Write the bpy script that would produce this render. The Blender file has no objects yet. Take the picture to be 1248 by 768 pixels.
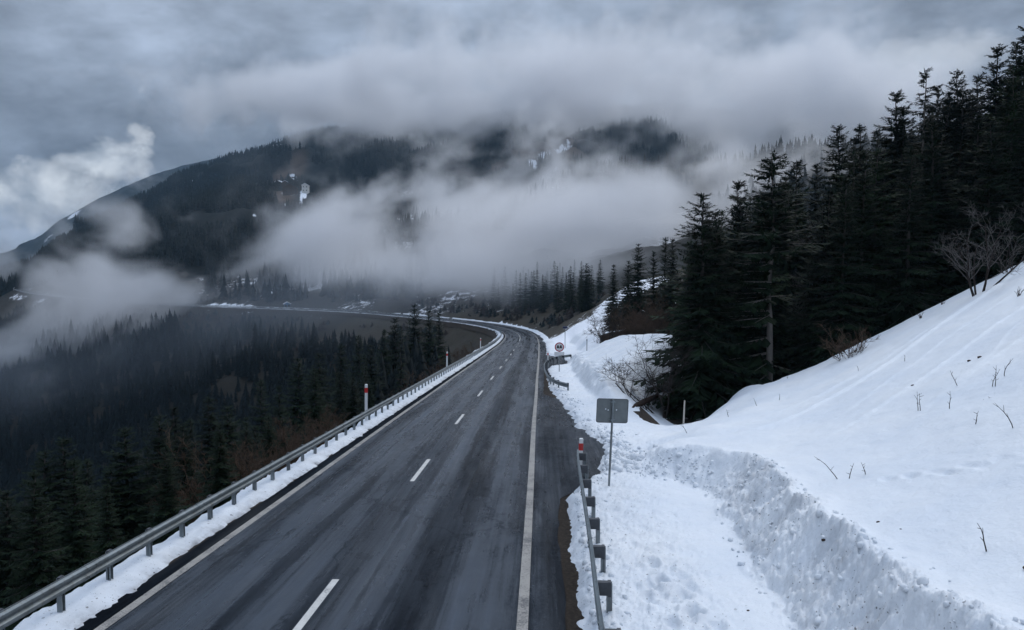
import bpy, math, random
import numpy as np
from mathutils import Vector, Matrix

random.seed(7); np.random.seed(7)
SC = bpy.context.scene
COL = SC.collection
R = math.radians

# ------------------------------------------------------------------ camera model (photo 1248 x 768)
FPX, CX, CY = 830.0, 624.0, 384.0
PITCH = math.atan(42.0 / 830.0)                 # looking 2.9 degrees down
CAM = np.array([0.0, 0.0, 5.6])
FW = np.array([0, math.cos(PITCH), -math.sin(PITCH)])
UP = np.array([0, math.sin(PITCH), math.cos(PITCH)])
TP = math.tan(PITCH)

def P(px, py, D):
    """world point seen at a photo pixel, D metres deep"""
    return CAM + D * FW + np.array([(px - CX) / FPX * D, 0, 0]) - (py - CY) / FPX * D * UP

def proj(p):
    v = np.asarray(p) - CAM
    d = v @ FW
    return CX + FPX * v[..., 0] / d, CY - FPX * (v @ UP) / d, d

def lerp(x, xs, ys):
    return np.interp(x, xs, ys)

def sstep(a, b, x):
    t = np.clip((x - a) / (b - a), 0, 1)
    return t * t * (3 - 2 * t)

# ------------------------------------------------------------------ noise
_perm = np.random.RandomState(3).permutation(512)
_g = np.random.RandomState(5).uniform(-1, 1, 512)
def vnoise(x, y, seed=0):
    x = np.asarray(x, float); y = np.asarray(y, float)
    xi = np.floor(x).astype(int); yi = np.floor(y).astype(int)
    fx = x - xi; fy = y - yi
    fx = fx * fx * fx * (fx * (fx * 6 - 15) + 10); fy = fy * fy * fy * (fy * (fy * 6 - 15) + 10)
    def h(a, b):
        return _g[_perm[(_perm[(a + seed * 37) & 511] + b) & 511]]
    return (h(xi, yi) * (1 - fx) + h(xi + 1, yi) * fx) * (1 - fy) + (h(xi, yi + 1) * (1 - fx) + h(xi + 1, yi + 1) * fx) * fy

def fbm(x, y, oct=4, seed=0, gain=.5):
    a, s, f = 1.0, 0.0, 1.0
    for i in range(oct):
        s = s + a * vnoise(np.asarray(x) * f + 17.3 * i, np.asarray(y) * f - 9.1 * i, seed + i)
        a *= gain; f *= 2.03
    return s

# ------------------------------------------------------------------ object helpers
def link(o, parent=None):
    COL.objects.link(o)
    if parent is not None:
        o.parent = parent
    return o

def tag(o, label, cat, group=None):
    o['label'] = label; o['category'] = cat
    if group: o['group'] = group
    return o

def struct(o, kind='structure'):
    o['kind'] = kind
    return o

def empty(name, loc, label, cat, group=None, rz=0.0):
    o = bpy.data.objects.new(name, None)
    o.empty_display_size = .3
    o.location = loc; o.rotation_euler = (0, 0, rz)
    link(o)
    return tag(o, label, cat, group)

class MB:
    """collects vertices and faces of one mesh"""
    def __init__(s):
        s.v = []; s.f = []; s.m = []; s.mi = 0
    def add(s, vs, fs):
        b = len(s.v)
        s.v.extend([tuple(map(float, p)) for p in vs])
        for f in fs:
            s.f.append(tuple(b + i for i in f)); s.m.append(s.mi)
    def box(s, x0, x1, y0, y1, z0, z1, M=None):
        vs = [(x, y, z) for z in (z0, z1) for y in (y0, y1) for x in (x0, x1)]
        if M is not None: vs = [tuple(M @ Vector(v)) for v in vs]
        s.add(vs, [(0, 2, 3, 1), (4, 5, 7, 6), (0, 1, 5, 4), (2, 6, 7, 3), (0, 4, 6, 2), (1, 3, 7, 5)])
    def tube(s, pts, rad, n=6, cap=True):
        pts = [Vector(p) for p in pts]
        rings = []
        for i, p in enumerate(pts):
            d = (pts[min(i + 1, len(pts) - 1)] - pts[max(i - 1, 0)])
            if d.length < 1e-9: d = Vector((0, 0, 1))
            d.normalize()
            a = d.cross(Vector((0, 0, 1)))
            if a.length < 1e-3: a = d.cross(Vector((1, 0, 0)))
            a.normalize(); b = d.cross(a)
            r = rad[i] if hasattr(rad, '__len__') else rad
            rings.append([p + (a * math.cos(2 * math.pi * k / n) + b * math.sin(2 * math.pi * k / n)) * r for k in range(n)])
        vs = [v for r_ in rings for v in r_]
        fs = []
        for i in range(len(pts) - 1):
            for k in range(n):
                k2 = (k + 1) % n
                fs.append((i * n + k, i * n + k2, (i + 1) * n + k2, (i + 1) * n + k))
        if cap:
            fs.append(tuple(range(n - 1, -1, -1))); fs.append(tuple((len(pts) - 1) * n + k for k in range(n)))
        s.add(vs, fs)
    def sweep(s, path, prof, closed=False, cap=True):
        """prof: (lateral, up) points swept along a horizontal-ish path, lateral = right of travel"""
        path = [Vector(p) for p in path]; n = len(prof)
        vs = []
        for i, p in enumerate(path):
            d = path[min(i + 1, len(path) - 1)] - path[max(i - 1, 0)]
            d.z = 0; d.normalize()
            rt = Vector((d.y, -d.x, 0))
            vs += [p + rt * a + Vector((0, 0, b)) for a, b in prof]
        fs = []
        m = n if closed else n - 1
        for i in range(len(path) - 1):
            for k in range(m):
                k2 = (k + 1) % n
                fs.append((i * n + k, i * n + k2, (i + 1) * n + k2, (i + 1) * n + k))
        if closed and cap:
            fs.append(tuple(range(n))); fs.append(tuple((len(path) - 1) * n + k for k in reversed(range(n))))
        s.add(vs, fs)
    def mesh(s, name, mats, smooth=False):
        me = bpy.data.meshes.new(name)
        me.from_pydata(s.v, [], s.f)
        for m in (mats if isinstance(mats, (list, tuple)) else [mats]): me.materials.append(m)
        me.polygons.foreach_set('material_index', s.m)
        if smooth: me.polygons.foreach_set('use_smooth', [True] * len(s.f))
        me.update()
        return me
    def build(s, name, mats, parent=None, smooth=False):
        return link(bpy.data.objects.new(name, s.mesh(name, mats, smooth)), parent)

def np_mesh(name, V, F, mat, smooth=True, uv=None, attrs=None):
    """V (n,3), F (m,4) or (m,3) arrays"""
    me = bpy.data.meshes.new(name)
    V = np.ascontiguousarray(V, np.float32); F = np.ascontiguousarray(F, np.int32)
    k = F.shape[1]
    me.vertices.add(len(V)); me.vertices.foreach_set('co', V.ravel())
    me.loops.add(F.size); me.loops.foreach_set('vertex_index', F.ravel())
    me.polygons.add(len(F)); me.polygons.foreach_set('loop_start', np.arange(0, F.size, k, dtype=np.int32))
    me.polygons.foreach_set('loop_total', np.full(len(F), k, np.int32))
    if smooth: me.polygons.foreach_set('use_smooth', np.ones(len(F), bool))
    me.update(calc_edges=True)
    if uv is not None:
        l = me.uv_layers.new(name='UVMap')
        l.data.foreach_set('uv', np.ascontiguousarray(uv[F.ravel()], np.float32).ravel())
    for an, av in (attrs or {}).items():
        a = me.attributes.new(an, 'FLOAT', 'POINT'); a.data.foreach_set('value', np.ascontiguousarray(av, np.float32))
    if mat is not None:
        me.materials.append(mat)
    me.validate()
    return me

def grid_faces(nu, nv):
    i = np.arange(nu - 1)[:, None] * nv + np.arange(nv - 1)[None, :]
    i = i.ravel()
    return np.stack([i, i + nv, i + nv + 1, i + 1], 1)

# ------------------------------------------------------------------ material helpers
class NT:
    def __init__(s, name):
        s.mat = bpy.data.materials.new(name); s.mat.use_nodes = True
        s.t = s.mat.node_tree; s.t.nodes.clear()
        s.out = s.n('ShaderNodeOutputMaterial')
    def n(s, typ, **kw):
        nd = s.t.nodes.new(typ)
        for k, v in kw.items(): setattr(nd, k, v)
        return nd
    def l(s, a, b): s.t.links.new(a, b)
    def val(s, sock, v):
        if isinstance(v, (int, float)): sock.default_value = v
        elif isinstance(v, tuple): sock.default_value = v if len(v) == len(sock.default_value) else tuple(v) + (1,)
        else: s.l(v, sock)
    def math(s, op, a, b=0.0, c=None, clamp=False):
        nd = s.n('ShaderNodeMath', operation=op); nd.use_clamp = clamp
        s.val(nd.inputs[0], a); s.val(nd.inputs[1], b)
        if c is not None: s.val(nd.inputs[2], c)
        return nd.outputs[0]
    def noise(s, vec, scale, detail=4, rough=.55, dist=0.0):
        nd = s.n('ShaderNodeTexNoise'); nd.inputs['Scale'].default_value = scale
        nd.inputs['Detail'].default_value = detail; nd.inputs['Roughness'].default_value = rough
        nd.inputs['Distortion'].default_value = dist
        if vec is not None: s.l(vec, nd.inputs['Vector'])
        return nd.outputs['Fac']
    def ramp(s, fac, stops, interp='LINEAR'):
        nd = s.n('ShaderNodeValToRGB'); nd.color_ramp.interpolation = interp
        e = nd.color_ramp.elements
        while len(e) < len(stops): e.new(.5)
        for el, (p, c) in zip(e, stops):
            el.position = p
            el.color = (c, c, c, 1) if isinstance(c, (int, float)) else tuple(c) + (1,)
        s.l(fac, nd.inputs[0])
        return nd.outputs[0]
    def mix(s, fac, a, b, blend='MIX'):
        nd = s.n('ShaderNodeMix', data_type='RGBA', blend_type=blend)
        s.val(nd.inputs[0], fac); s.val(nd.inputs[6], a); s.val(nd.inputs[7], b)
        return nd.outputs[2]
    def map(s, vec, scale=(1, 1, 1), loc=(0, 0, 0)):
        nd = s.n('ShaderNodeMapping'); nd.inputs['Scale'].default_value = scale; nd.inputs['Location'].default_value = loc
        s.l(vec, nd.inputs['Vector'])
        return nd.outputs[0]
    def attr(s, name):
        return s.n('ShaderNodeAttribute', attribute_name=name).outputs['Fac']
    def pos(s):
        return s.n('ShaderNodeNewGeometry').outputs['Position']
    def bump(s, h, strength=.3, dist=.02):
        nd = s.n('ShaderNodeBump'); nd.inputs['Strength'].default_value = strength; nd.inputs['Distance'].default_value = dist
        s.l(h, nd.inputs['Height'])
        return nd.outputs[0]
    def bsdf(s, color, rough=.6, spec=.3, metal=0.0, normal=None, **kw):
        nd = s.n('ShaderNodeBsdfPrincipled')
        s.val(nd.inputs['Base Color'], color); s.val(nd.inputs['Roughness'], rough)
        s.val(nd.inputs['Specular IOR Level'], spec); s.val(nd.inputs['Metallic'], metal)
        if normal is not None: s.l(normal, nd.inputs['Normal'])
        s.l(nd.outputs[0], s.out.inputs[0])
        return s.mat

def simple(name, col, rough=.6, spec=.3, metal=0.0, var=.25, scale=8.0):
    m = NT(name)
    p = m.n('ShaderNodeTexCoord').outputs['Object']
    f = m.noise(p, scale, 5, .6)
    k = m.ramp(f, [(.3, 1 - var), (.7, 1 + var * .5)])
    c = m.mix(1.0, tuple(col), k, 'MULTIPLY')
    return m.bsdf(c, rough, spec, metal)

# --- snow
def snow_material(name, dirt_attr=True):
    m = NT(name)
    p = m.pos()
    big = m.noise(p, .35, 4, .55)
    base = m.mix(m.ramp(big, [(.35, 0.0), (.7, 1.0)]), (.70, .74, .79), (.78, .80, .82))
    d = m.attr('dirt')
    # fine dark grit thrown up by the plough
    v = m.n('ShaderNodeTexVoronoi'); v.inputs['Scale'].default_value = 9.0; m.l(p, v.inputs['Vector'])
    rnd = m.n('ShaderNodeSeparateColor'); m.l(v.outputs['Color'], rnd.inputs[0])
    keep = m.math('GREATER_THAN', rnd.outputs[0], m.math('MULTIPLY_ADD', m.noise(p, .9, 3, .6), -.35, 1.07))
    spot = m.math('MULTIPLY', m.math('LESS_THAN', v.outputs['Distance'], m.math('MULTIPLY_ADD', rnd.outputs[1], .2, .08)), keep)
    v2 = m.n('ShaderNodeTexVoronoi'); v2.inputs['Scale'].default_value = 26.0; m.l(p, v2.inputs['Vector'])
    r2 = m.n('ShaderNodeSeparateColor'); m.l(v2.outputs['Color'], r2.inputs[0])
    spot2 = m.math('MULTIPLY', m.math('LESS_THAN', v2.outputs['Distance'], m.math('MULTIPLY_ADD', r2.outputs[1], .35, .02)), m.math('GREATER_THAN', r2.outputs[0], m.math('MULTIPLY_ADD', m.noise(p, 1.3, 4, .6), -.5, 1.09)))
    dn = m.noise(p, 1.6, 5, .65)
    grime = m.math('MULTIPLY', d, m.ramp(dn, [(.38, .15), (.7, 1.0)]))
    c = m.mix(m.math('MULTIPLY', m.math('MULTIPLY', grime, d), .66), base, (.26, .265, .28))
    sp = m.math('MULTIPLY', m.math('MAXIMUM', spot, spot2), m.math('MULTIPLY', d, 1.25, clamp=True))
    c = m.mix(m.math('MULTIPLY', sp, .8), c, (.05, .045, .04))
    h = m.math('ADD', m.noise(p, 14, 6, .62), m.math('MULTIPLY', m.noise(p, 3.5, 4, .5), 1.5))
    rot = m.n('ShaderNodeMapping'); rot.inputs['Rotation'].default_value = (0, 0, R(35)); rot.inputs['Scale'].default_value = (.45, 2.6, 1.0); m.l(p, rot.inputs['Vector'])
    h = m.math('ADD', h, m.math('MULTIPLY', m.noise(rot.outputs[0], 1.0, 5, .6, .4), 2.2))
    b = m.bump(h, .35, .05)
    return m.bsdf(c, .62, .25, 0, b)

# --- asphalt, UV = metres (lateral, along)
def asphalt_material():
    m = NT('asphalt')
    uv = m.n('ShaderNodeUVMap', uv_map='UVMap').outputs[0]
    sep = m.n('ShaderNodeSeparateXYZ'); m.l(uv, sep.inputs[0]); u, v = sep.outputs[0], sep.outputs[1]
    pos = m.pos()
    grain = m.noise(pos, 55, 3, .7)
    mid = m.noise(pos, 1.1, 5, .6)
    streak = m.noise(m.map(uv, (1.9, .055, 1)), 1.0, 5, .6, .3)
    fine = m.noise(m.map(uv, (9, .12, 1)), 1.0, 4, .65)
    # wheel tracks: bands across the lanes
    lane = m.ramp(m.math('MULTIPLY_ADD', m.math('ADD', u, m.math('MULTIPLY_ADD', m.noise(m.map(uv, (.0, .05, 1)), 1.0, 3), .8, -.4)), .1, .5), [
        (.06, .75), (.16, 1.15), (.22, .72), (.29, 1.3), (.36, .85), (.43, 1.2), (.47, .8), (.53, .85), (.59, 1.45), (.655, .62),
        (.72, .60), (.78, 1.3), (.84, 1.1), (.895, .80), (.915, .9), (.96, .62)])
    k = m.math('MULTIPLY', lane, m.ramp(streak, [(.3, .45), (.5, 1.0), (.7, 1.5)]))
    k = m.math('MULTIPLY', k, m.ramp(fine, [(.3, .72), (.7, 1.2)]))
    k = m.math('MULTIPLY', k, m.ramp(mid, [(.3, .86), (.7, 1.1)]))
    k = m.math('MULTIPLY', k, m.ramp(grain, [(.3, .72), (.7, 1.25)]))
    # worn, coarse damp patches in the middle of the right lane
    pn = m.noise(m.map(uv, (.9, .16, 1), (3.1, 1.7, 0)), 1.0, 6, .7)
    um = m.ramp(m.math('MULTIPLY_ADD', u, .1, .5), [(.2, .7), (.3, .2), (.42, .6), (.48, .25), (.62, .3), (.70, 1.0), (.76, .6), (.83, .7), (.88, 1.0)])
    damp = m.math('MULTIPLY', m.ramp(pn, [(.42, 0), (.6, 1)]), um)
    sp = m.noise(pos, 9, 4, .8)
    damp = m.math('MULTIPLY', damp, m.ramp(sp, [(.35, .35), (.6, 1)]))
    k = m.math('MULTIPLY', k, m.math('SUBTRACT', 1.0, m.math('MULTIPLY', damp, .62)))
    # sealed seams and hairline cracks
    cr = m.n('ShaderNodeTexVoronoi', feature='DISTANCE_TO_EDGE'); cr.inputs['Scale'].default_value = .32
    wob = m.n('ShaderNodeVectorMath', operation='ADD'); m.l(m.map(uv, (1, .45, 1)), wob.inputs[0])
    nz = m.n('ShaderNodeTexNoise'); nz.inputs['Scale'].default_value = 1.3; nz.inputs['Detail'].default_value = 6; m.l(uv, nz.inputs['Vector'])
    sc = m.n('ShaderNodeVectorMath', operation='SCALE'); m.l(nz.outputs['Color'], sc.inputs[0]); sc.inputs['Scale'].default_value = .9
    m.l(sc.outputs[0], wob.inputs[1]); m.l(wob.outputs[0], cr.inputs['Vector'])
    crack = m.math('MULTIPLY', m.math('LESS_THAN', cr.outputs['Distance'], .010), m.math('GREATER_THAN', m.noise(uv, .16, 3), .46))
    k = m.math('MULTIPLY', k, m.math('SUBTRACT', 1.0, m.math('MULTIPLY', crack, .22)))
    # shade of the gap by the left snow, painted into the asphalt
    gap_shade = m.ramp(m.math('MULTIPLY_ADD', u, .1, .5), [(.138, 1.0), (.146, 0.0)])
    k = m.math('MULTIPLY', k, m.math('SUBTRACT', 1.0, m.math('MULTIPLY', gap_shade, .58)))
    c = m.mix(1.0, (.026, .034, .046), k, 'MULTIPLY')
    # salt dried pale on the edges
    c = m.mix(m.math('MULTIPLY', m.ramp(m.noise(m.map(uv, (1.2, .09, 1), (9, 4, 0)), 1, 6, .65), [(.5, 0), (.75, 1)]), .22), c, (.15, .155, .16))
    rough = m.ramp(m.math('ADD', m.math('MULTIPLY', streak, .7), m.math('MULTIPLY', mid, .3)), [(.32, .13), (.5, .29), (.68, .55)])
    rough = m.mix(gap_shade, rough, (.7, .7, .7))
    h = m.math('ADD', grain, m.math('MULTIPLY', sp, .5))
    spec = m.ramp(k, [(.35, .02), (.72, .08), (1.0, .33), (1.0, .33)])
    spec = m.math('MULTIPLY', spec, m.math('MULTIPLY_ADD', gap_shade, -.85, 1.0))
    return m.bsdf(c, rough, spec, 0, m.bump(h, .35, .012))

def paint_material(name, col, wear):
    m = NT(name)
    p = m.pos()
    n = m.math('ADD', m.math('MULTIPLY', m.noise(p, 24, 5, .75), .6), m.math('MULTIPLY', m.noise(p, 1.7, 4, .6), .4))
    f = m.ramp(n, [(wear - .05, 1), (wear + .06, 0)])
    c = m.mix(f, tuple(col), (.085, .085, .088))
    c = m.mix(m.ramp(m.noise(p, 3, 5), [(.3, .35), (.7, 0)]), c, (.2, .19, .18))
    return m.bsdf(c, .55, .3)

def soil_material():
    m = NT('soil')
    p = m.pos()
    f = m.noise(p, 12, 6, .75)
    c = m.ramp(f, [(.28, (.010, .008, .007)), (.5, (.035, .027, .021)), (.68, (.075, .06, .045)), (.8, (.14, .12, .09))])
    return m.bsdf(c, .9, .15, 0, m.bump(m.noise(p, 30, 5, .7), .9, .04))

def terrain_material():
    m = NT('hillside')
    p = m.pos()
    snow = m.attr('snow'); mead = m.attr('meadow')
    n1 = m.noise(p, .35, 6, .65); n2 = m.noise(p, 3.0, 5, .7)
    floor_ = m.ramp(n2, [(.3, (.010, .010, .008)), (.55, (.026, .022, .016)), (.8, (.055, .042, .028))])
    grass = m.ramp(n1, [(.3, (.030, .025, .018)), (.5, (.052, .043, .031)), (.7, (.042, .042, .027))])
    c = m.mix(mead, floor_, grass)
    sm = m.math('ADD', snow, m.math('MULTIPLY', m.math('SUBTRACT', m.math('ADD', m.math('MULTIPLY', n1, .6), m.math('MULTIPLY', n2, .4)), .5), 1.6))
    s = m.ramp(sm, [(.47, 0), (.53, 1)])
    c = m.mix(s, c, (.82, .84, .88))
    return m.bsdf(c, .85, .2, 0, m.bump(n2, .5, .2))

def mountain_material():
    m = NT('mountainside')
    p = m.pos()
    snow = m.attr('snow'); mead = m.attr('meadow')
    n1 = m.noise(p, .02, 6, .65); n2 = m.noise(p, .12, 5, .7)
    floor_ = m.ramp(n2, [(.3, (.006, .009, .009)), (.7, (.015, .017, .016))])
    grass = m.ramp(n1, [(.3, (.05, .036, .028)), (.6, (.085, .06, .045))])
    c = m.mix(mead, floor_, grass)
    sm = m.math('ADD', snow, m.math('MULTIPLY', m.math('SUBTRACT', n2, .5), .9))
    c = m.mix(m.ramp(sm, [(.42, 0), (.66, 1)]), c, (.7, .73, .78))
    return m.bsdf(c, .9, .1)

def foliage_material(name, a, b):
    m = NT(name)
    oi = m.n('ShaderNodeObjectInfo')
    p = m.n('ShaderNodeTexCoord').outputs['Object']
    f = m.noise(p, .9, 4, .7)
    c = m.mix(m.ramp(f, [(.3, 0), (.7, 1)]), tuple(a), tuple(b))
    k = m.math('MULTIPLY_ADD', oi.outputs['Random'], .6, .7)
    c = m.mix(1.0, c, k, 'MULTIPLY')
    return m.bsdf(c, .75, .12)

def bark_material(name, a, b):
    m = NT(name)
    p = m.n('ShaderNodeTexCoord').outputs['Object']
    f = m.noise(m.map(p, (9, 9, 1.6)), 1.0, 6, .7)
    c = m.mix(m.ramp(f, [(.3, 0), (.7, 1)]), tuple(a), tuple(b))
    return m.bsdf(c, .9, .1, 0, m.bump(f, .8, .03))

def galvanized():
    m = NT('galvanized_steel')
    p = m.pos()
    f = m.noise(p, 6, 6, .7); g = m.noise(p, 1.2, 4, .6)
    c = m.ramp(f, [(.3, (.17, .20, .215)), (.7, (.27, .30, .31))])
    c = m.mix(m.ramp(g, [(.45, 0), (.75, .6)]), c, (.11, .12, .12))
    st = m.noise(m.map(p, (7, 7, .8)), 1.0, 5, .7)
    c = m.mix(m.ramp(st, [(.52, 0), (.72, .5)]), c, (.09, .07, .055))
    return m.bsdf(c, m.ramp(f, [(.3, .38), (.7, .6)]), .5, .55)

M = dict(
    snow=snow_material('snow'),
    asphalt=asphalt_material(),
    white_paint=paint_material('white_road_paint', (.62, .61, .58), .40),
    edge_paint=paint_material('edge_line_paint', (.34, .32, .29), .455),
    soil=soil_material(), terrain=terrain_material(), mountain=mountain_material(),
    steel=galvanized(), pale_steel=simple('pale_steel', (.42, .44, .45), .5, .4, .2, .2, 1.0),
    dark_steel=simple('weathered_steel', (.07, .075, .085), .55, .4, .3),
    needles=foliage_material('spruce_needles', (.004, .0095, .005), (.012, .024, .010)),
    needles_green=foliage_material('bright_spruce_needles', (.014, .030, .013), (.028, .052, .02)),
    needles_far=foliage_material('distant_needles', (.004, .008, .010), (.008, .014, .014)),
    bark=bark_material('spruce_bark', (.045, .04, .036), (.10, .09, .082)), bark_grey=bark_material('grey_bark', (.12, .11, .10), (.26, .235, .215)),
    twig=bark_material('bare_twigs', (.055, .05, .047), (.15, .138, .13)),
    twig_brown=bark_material('brown_twigs', (.05, .034, .025), (.11, .075, .055)),
    twig_dark=bark_material('dark_twigs', (.02, .017, .016), (.05, .04, .036)),
    dry=bark_material('dry_leaves', (.12, .075, .035), (.22, .15, .07)),
    white_plastic=simple('white_plastic', (.75, .75, .74), .5, .4, 0, .15, 5),
    red_reflector=simple('red_reflector', (.50, .02, .02), .3, .6, 0, .15, 20),
    black_plastic=simple('black_plastic', (.015, .015, .017), .5, .3),
    grey_plate=simple('grey_sign_back', (.15, .168, .17), .5, .4, .1, .18, 5),
    sign_white=simple('sign_white', (.68, .68, .68), .5, .4, 0, .12, 6),
    sign_red=simple('sign_red', (.42, .025, .03), .5, .4, 0, .12, 6),
    sign_black=simple('sign_black', (.02, .02, .022), .5, .4),
    sign_blue=simple('sign_blue', (.015, .025, .075), .5, .4),
    concrete=simple('weathered_concrete', (.16, .155, .15), .85, .2, 0, .4, .8),
    pale_wood=simple('pale_wood', (.42, .39, .34), .7, .2), wood=bark_material('dark_timber', (.025, .017, .014), (.06, .04, .032)),
    wall_white=simple('white_render', (.62, .61, .58), .8, .2, 0, .15, .5),
    blue_wall=simple('blue_boards', (.10, .22, .36), .6, .3, 0, .15, 1),
    roof_snow=simple('snow_on_roof', (.8, .82, .86), .7, .2, 0, .06, 1),
    roof_dark=simple('dark_roof', (.05, .045, .045), .7, .2),
    glass=simple('dark_window', (.02, .024, .03), .15, .6),
)

# ------------------------------------------------------------------ the road's line
def plane_pt(X, D):
    return CAM + D * FW + np.array([X, 0, 0]) - 5.6 * UP

near = [(-4.78, -20), (-4.3, 0), (-3.83, 12), (-3.36, 23.1), (-2.84, 36), (-2.22, 49.7), (-1.78, 60.5), (-1.29, 71), (-.76, 83.4), (-.23, 95.6), (.30, 108.9), (.72, 119), (1.15, 130)]
ctrl = [plane_pt(*p) for p in near]
ctrl += [P(633.4, 414.6, 148), P(633.6, 410.6, 166), P(631, 407.0, 182), P(624, 403.2, 197), P(601, 397.4, 215), P(560, 391.6, 236), P(508, 386.3, 256), P(450, 381.2, 276),
         P(350, 376.6, 311), P(250, 373.4, 348), P(150, 368, 396), P(75, 362, 440), P(38, 357, 474), P(26, 352.5, 502), P(40, 349, 530), P(70, 346, 560), P(100, 343, 600)]
ROAD_BUILT = len(ctrl)
ctrl += [np.array([-420., 760, 12]), np.array([-470., 1100, 20]), np.array([-500., 2400, 30])]
ctrl = [ctrl[0] - np.array([-10 * .04, 200., -200 * TP])] + ctrl
def catmull(pts, step=1.0):
    pts = np.array(pts); out = []
    ext = np.vstack([2 * pts[0] - pts[1], pts, 2 * pts[-1] - pts[-2]])
    for i in range(1, len(ext) - 2):
        p0, p1, p2, p3 = ext[i - 1], ext[i], ext[i + 1], ext[i + 2]
        d1 = np.linalg.norm(p2 - p1); d0 = np.linalg.norm(p1 - p0); d2 = np.linalg.norm(p3 - p2)
        m1 = ((p2 - p1) / d1 * d0 + (p1 - p0) / d0 * d1) / (d0 + d1) * d1
        m2 = ((p3 - p2) / d2 * d1 + (p2 - p1) / d1 * d2) / (d1 + d2) * d1
        n = max(2, int(d1 / step * 2))
        t = np.linspace(0, 1, n, endpoint=False)[:, None]
        out.append((2 * t**3 - 3 * t**2 + 1) * p1 + (t**3 - 2 * t**2 + t) * m1 + (-2 * t**3 + 3 * t**2) * p2 + (t**3 - t**2) * m2)
    return np.vstack(out + [pts[-1:]])
raw = catmull(ctrl)
# resample at 1 m and smooth
def resample(a, step):
    L = np.concatenate([[0], np.cumsum(np.linalg.norm(np.diff(a[:, :2], axis=0), axis=1))])
    t = np.arange(0, L[-1], step)
    return np.stack([np.interp(t, L, a[:, k]) for k in range(3)], 1)
RL = resample(raw, 1.0)
ker = np.hanning(15); ker /= ker.sum()
sm = np.stack([np.convolve(np.pad(RL[:, k], 7, mode='edge'), ker, 'valid') for k in range(3)], 1)
RL = sm
i0 = int(np.argmin(np.abs(RL[:, 1]) + (np.abs(RL[:, 0]) > 20) * 1e3))     # station 0 at y = 0
ST = np.arange(len(RL)) - float(i0)                # station in metres
TG = np.gradient(RL[:, :2], axis=0); TG /= np.linalg.norm(TG, axis=1)[:, None]
RT = np.stack([TG[:, 1], -TG[:, 0]], 1)            # to the right of travel
iend = int(np.argmin(np.linalg.norm(RL - ctrl[ROAD_BUILT], axis=1)))
print('road stations', ST[0], ST[iend], ST[-1])

def road_at(t):
    k = np.clip(np.asarray(t, float) + i0, 0, len(RL) - 1)
    xs = np.arange(len(RL))
    p = np.stack([np.interp(k, xs, RL[:, c]) for c in range(3)], -1)
    r = np.stack([np.interp(k, xs, RT[:, c]) for c in range(2)], -1)
    return p, r

def road_pt(t, s, dz=0.0):
    p, r = road_at(t)
    s = np.asarray(s, float)
    return np.stack([p[..., 0] + r[..., 0] * s, p[..., 1] + r[..., 1] * s, p[..., 2] + dz], -1)

def locate(x, y):
    """signed offset from the road (right +), station and road height for world points"""
    x = np.asarray(x, float).ravel(); y = np.asarray(y, float).ravel()
    sel = np.arange(0, len(RL), 2)
    s = np.empty(len(x)); t = np.empty(len(x)); z = np.empty(len(x))
    A = RL[sel]
    for c in range(0, len(x), 20000):
        xx = x[c:c + 20000, None]; yy = y[c:c + 20000, None]
        d2 = (xx - A[None, :, 0])**2 + (yy - A[None, :, 1])**2
        j = sel[np.argmin(d2, 1)]
        dx = xx[:, 0] - RL[j, 0]; dy = yy[:, 0] - RL[j, 1]
        al = dx * TG[j, 0] + dy * TG[j, 1]
        la = dx * RT[j, 0] + dy * RT[j, 1]
        sg = np.where(la >= 0, 1, -1)
        al_c = np.clip(al, -1.5, 1.5)
        s[c:c + 20000] = sg * np.sqrt(la**2 + (al - al_c)**2)
        t[c:c + 20000] = ST[j] + al_c
        z[c:c + 20000] = np.interp(ST[j] + al_c, ST, RL[:, 2])
    return s, t, z

# ------------------------------------------------------------------ ground shape
# foot of the ploughed bank in plan (x, D)
FOOT1 = np.array([(3.9, 0), (4.3, 5), (4.6, 9), (4.85, 12.1), (5.3, 16), (5.75, 18.8), (5.85, 20.0), (5.55, 21.1), (4.9, 21.9), (4.2, 22.8), (3.9, 24.2), (4.0, 25.8), (5.0, 28.5), (7.0, 30.8), (9.3, 34.0), (10.8, 38.5), (12.8, 43.5), (16.5, 48), (22, 51), (20, 0)])
def seg_dist(x, y, poly, closed):
    d = np.full(x.shape, 1e9)
    n = len(poly)
    for i in range(n if closed else n - 1):
        a = poly[i]; b = poly[(i + 1) % n]
        ab = b - a; L = (ab**2).sum()
        t = np.clip(((x - a[0]) * ab[0] + (y - a[1]) * ab[1]) / L, 0, 1)
        d = np.minimum(d, np.hypot(x - a[0] - t * ab[0], y - a[1] - t * ab[1]))
    return d
def inside(x, y, poly):
    r = np.zeros(x.shape, bool); n = len(poly); j = n - 1
    for i in range(n):
        a, b = poly[i], poly[j]
        c = ((a[1] > y) != (b[1] > y))
        with np.errstate(divide='ignore', invalid='ignore'):
            xx = (b[0] - a[0]) * (y - a[1]) / (b[1] - a[1] + 1e-12) + a[0]
        r ^= c & (x < xx); j = i
    return r
def sdist(x, y, line, closing):
    d = seg_dist(x, y, line, False)
    return np.where(inside(x, y, np.vstack([line, closing])), d, -d)

SNOW_EDGE_D = [0, 9, 12.1, 17, 19.7, 21, 22.3, 23.4, 25.7, 28, 30, 34, 40, 43.8, 50, 56, 60, 68, 72, 76, 84, 90, 96, 105, 129, 150]
SNOW_EDGE_X = [.95, 1.2, 1.33, 1.55, 1.68, 1.8, 2.2, 2.9, 3.45, 3.95, 3.9, 3.35, 3.3, 3.3, 2.95, 3.05, 3.2, 3.5, 4.0, 6.2, 6.8, 6.6, 4.9, 5.4, 6.5, 7.4]

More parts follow.
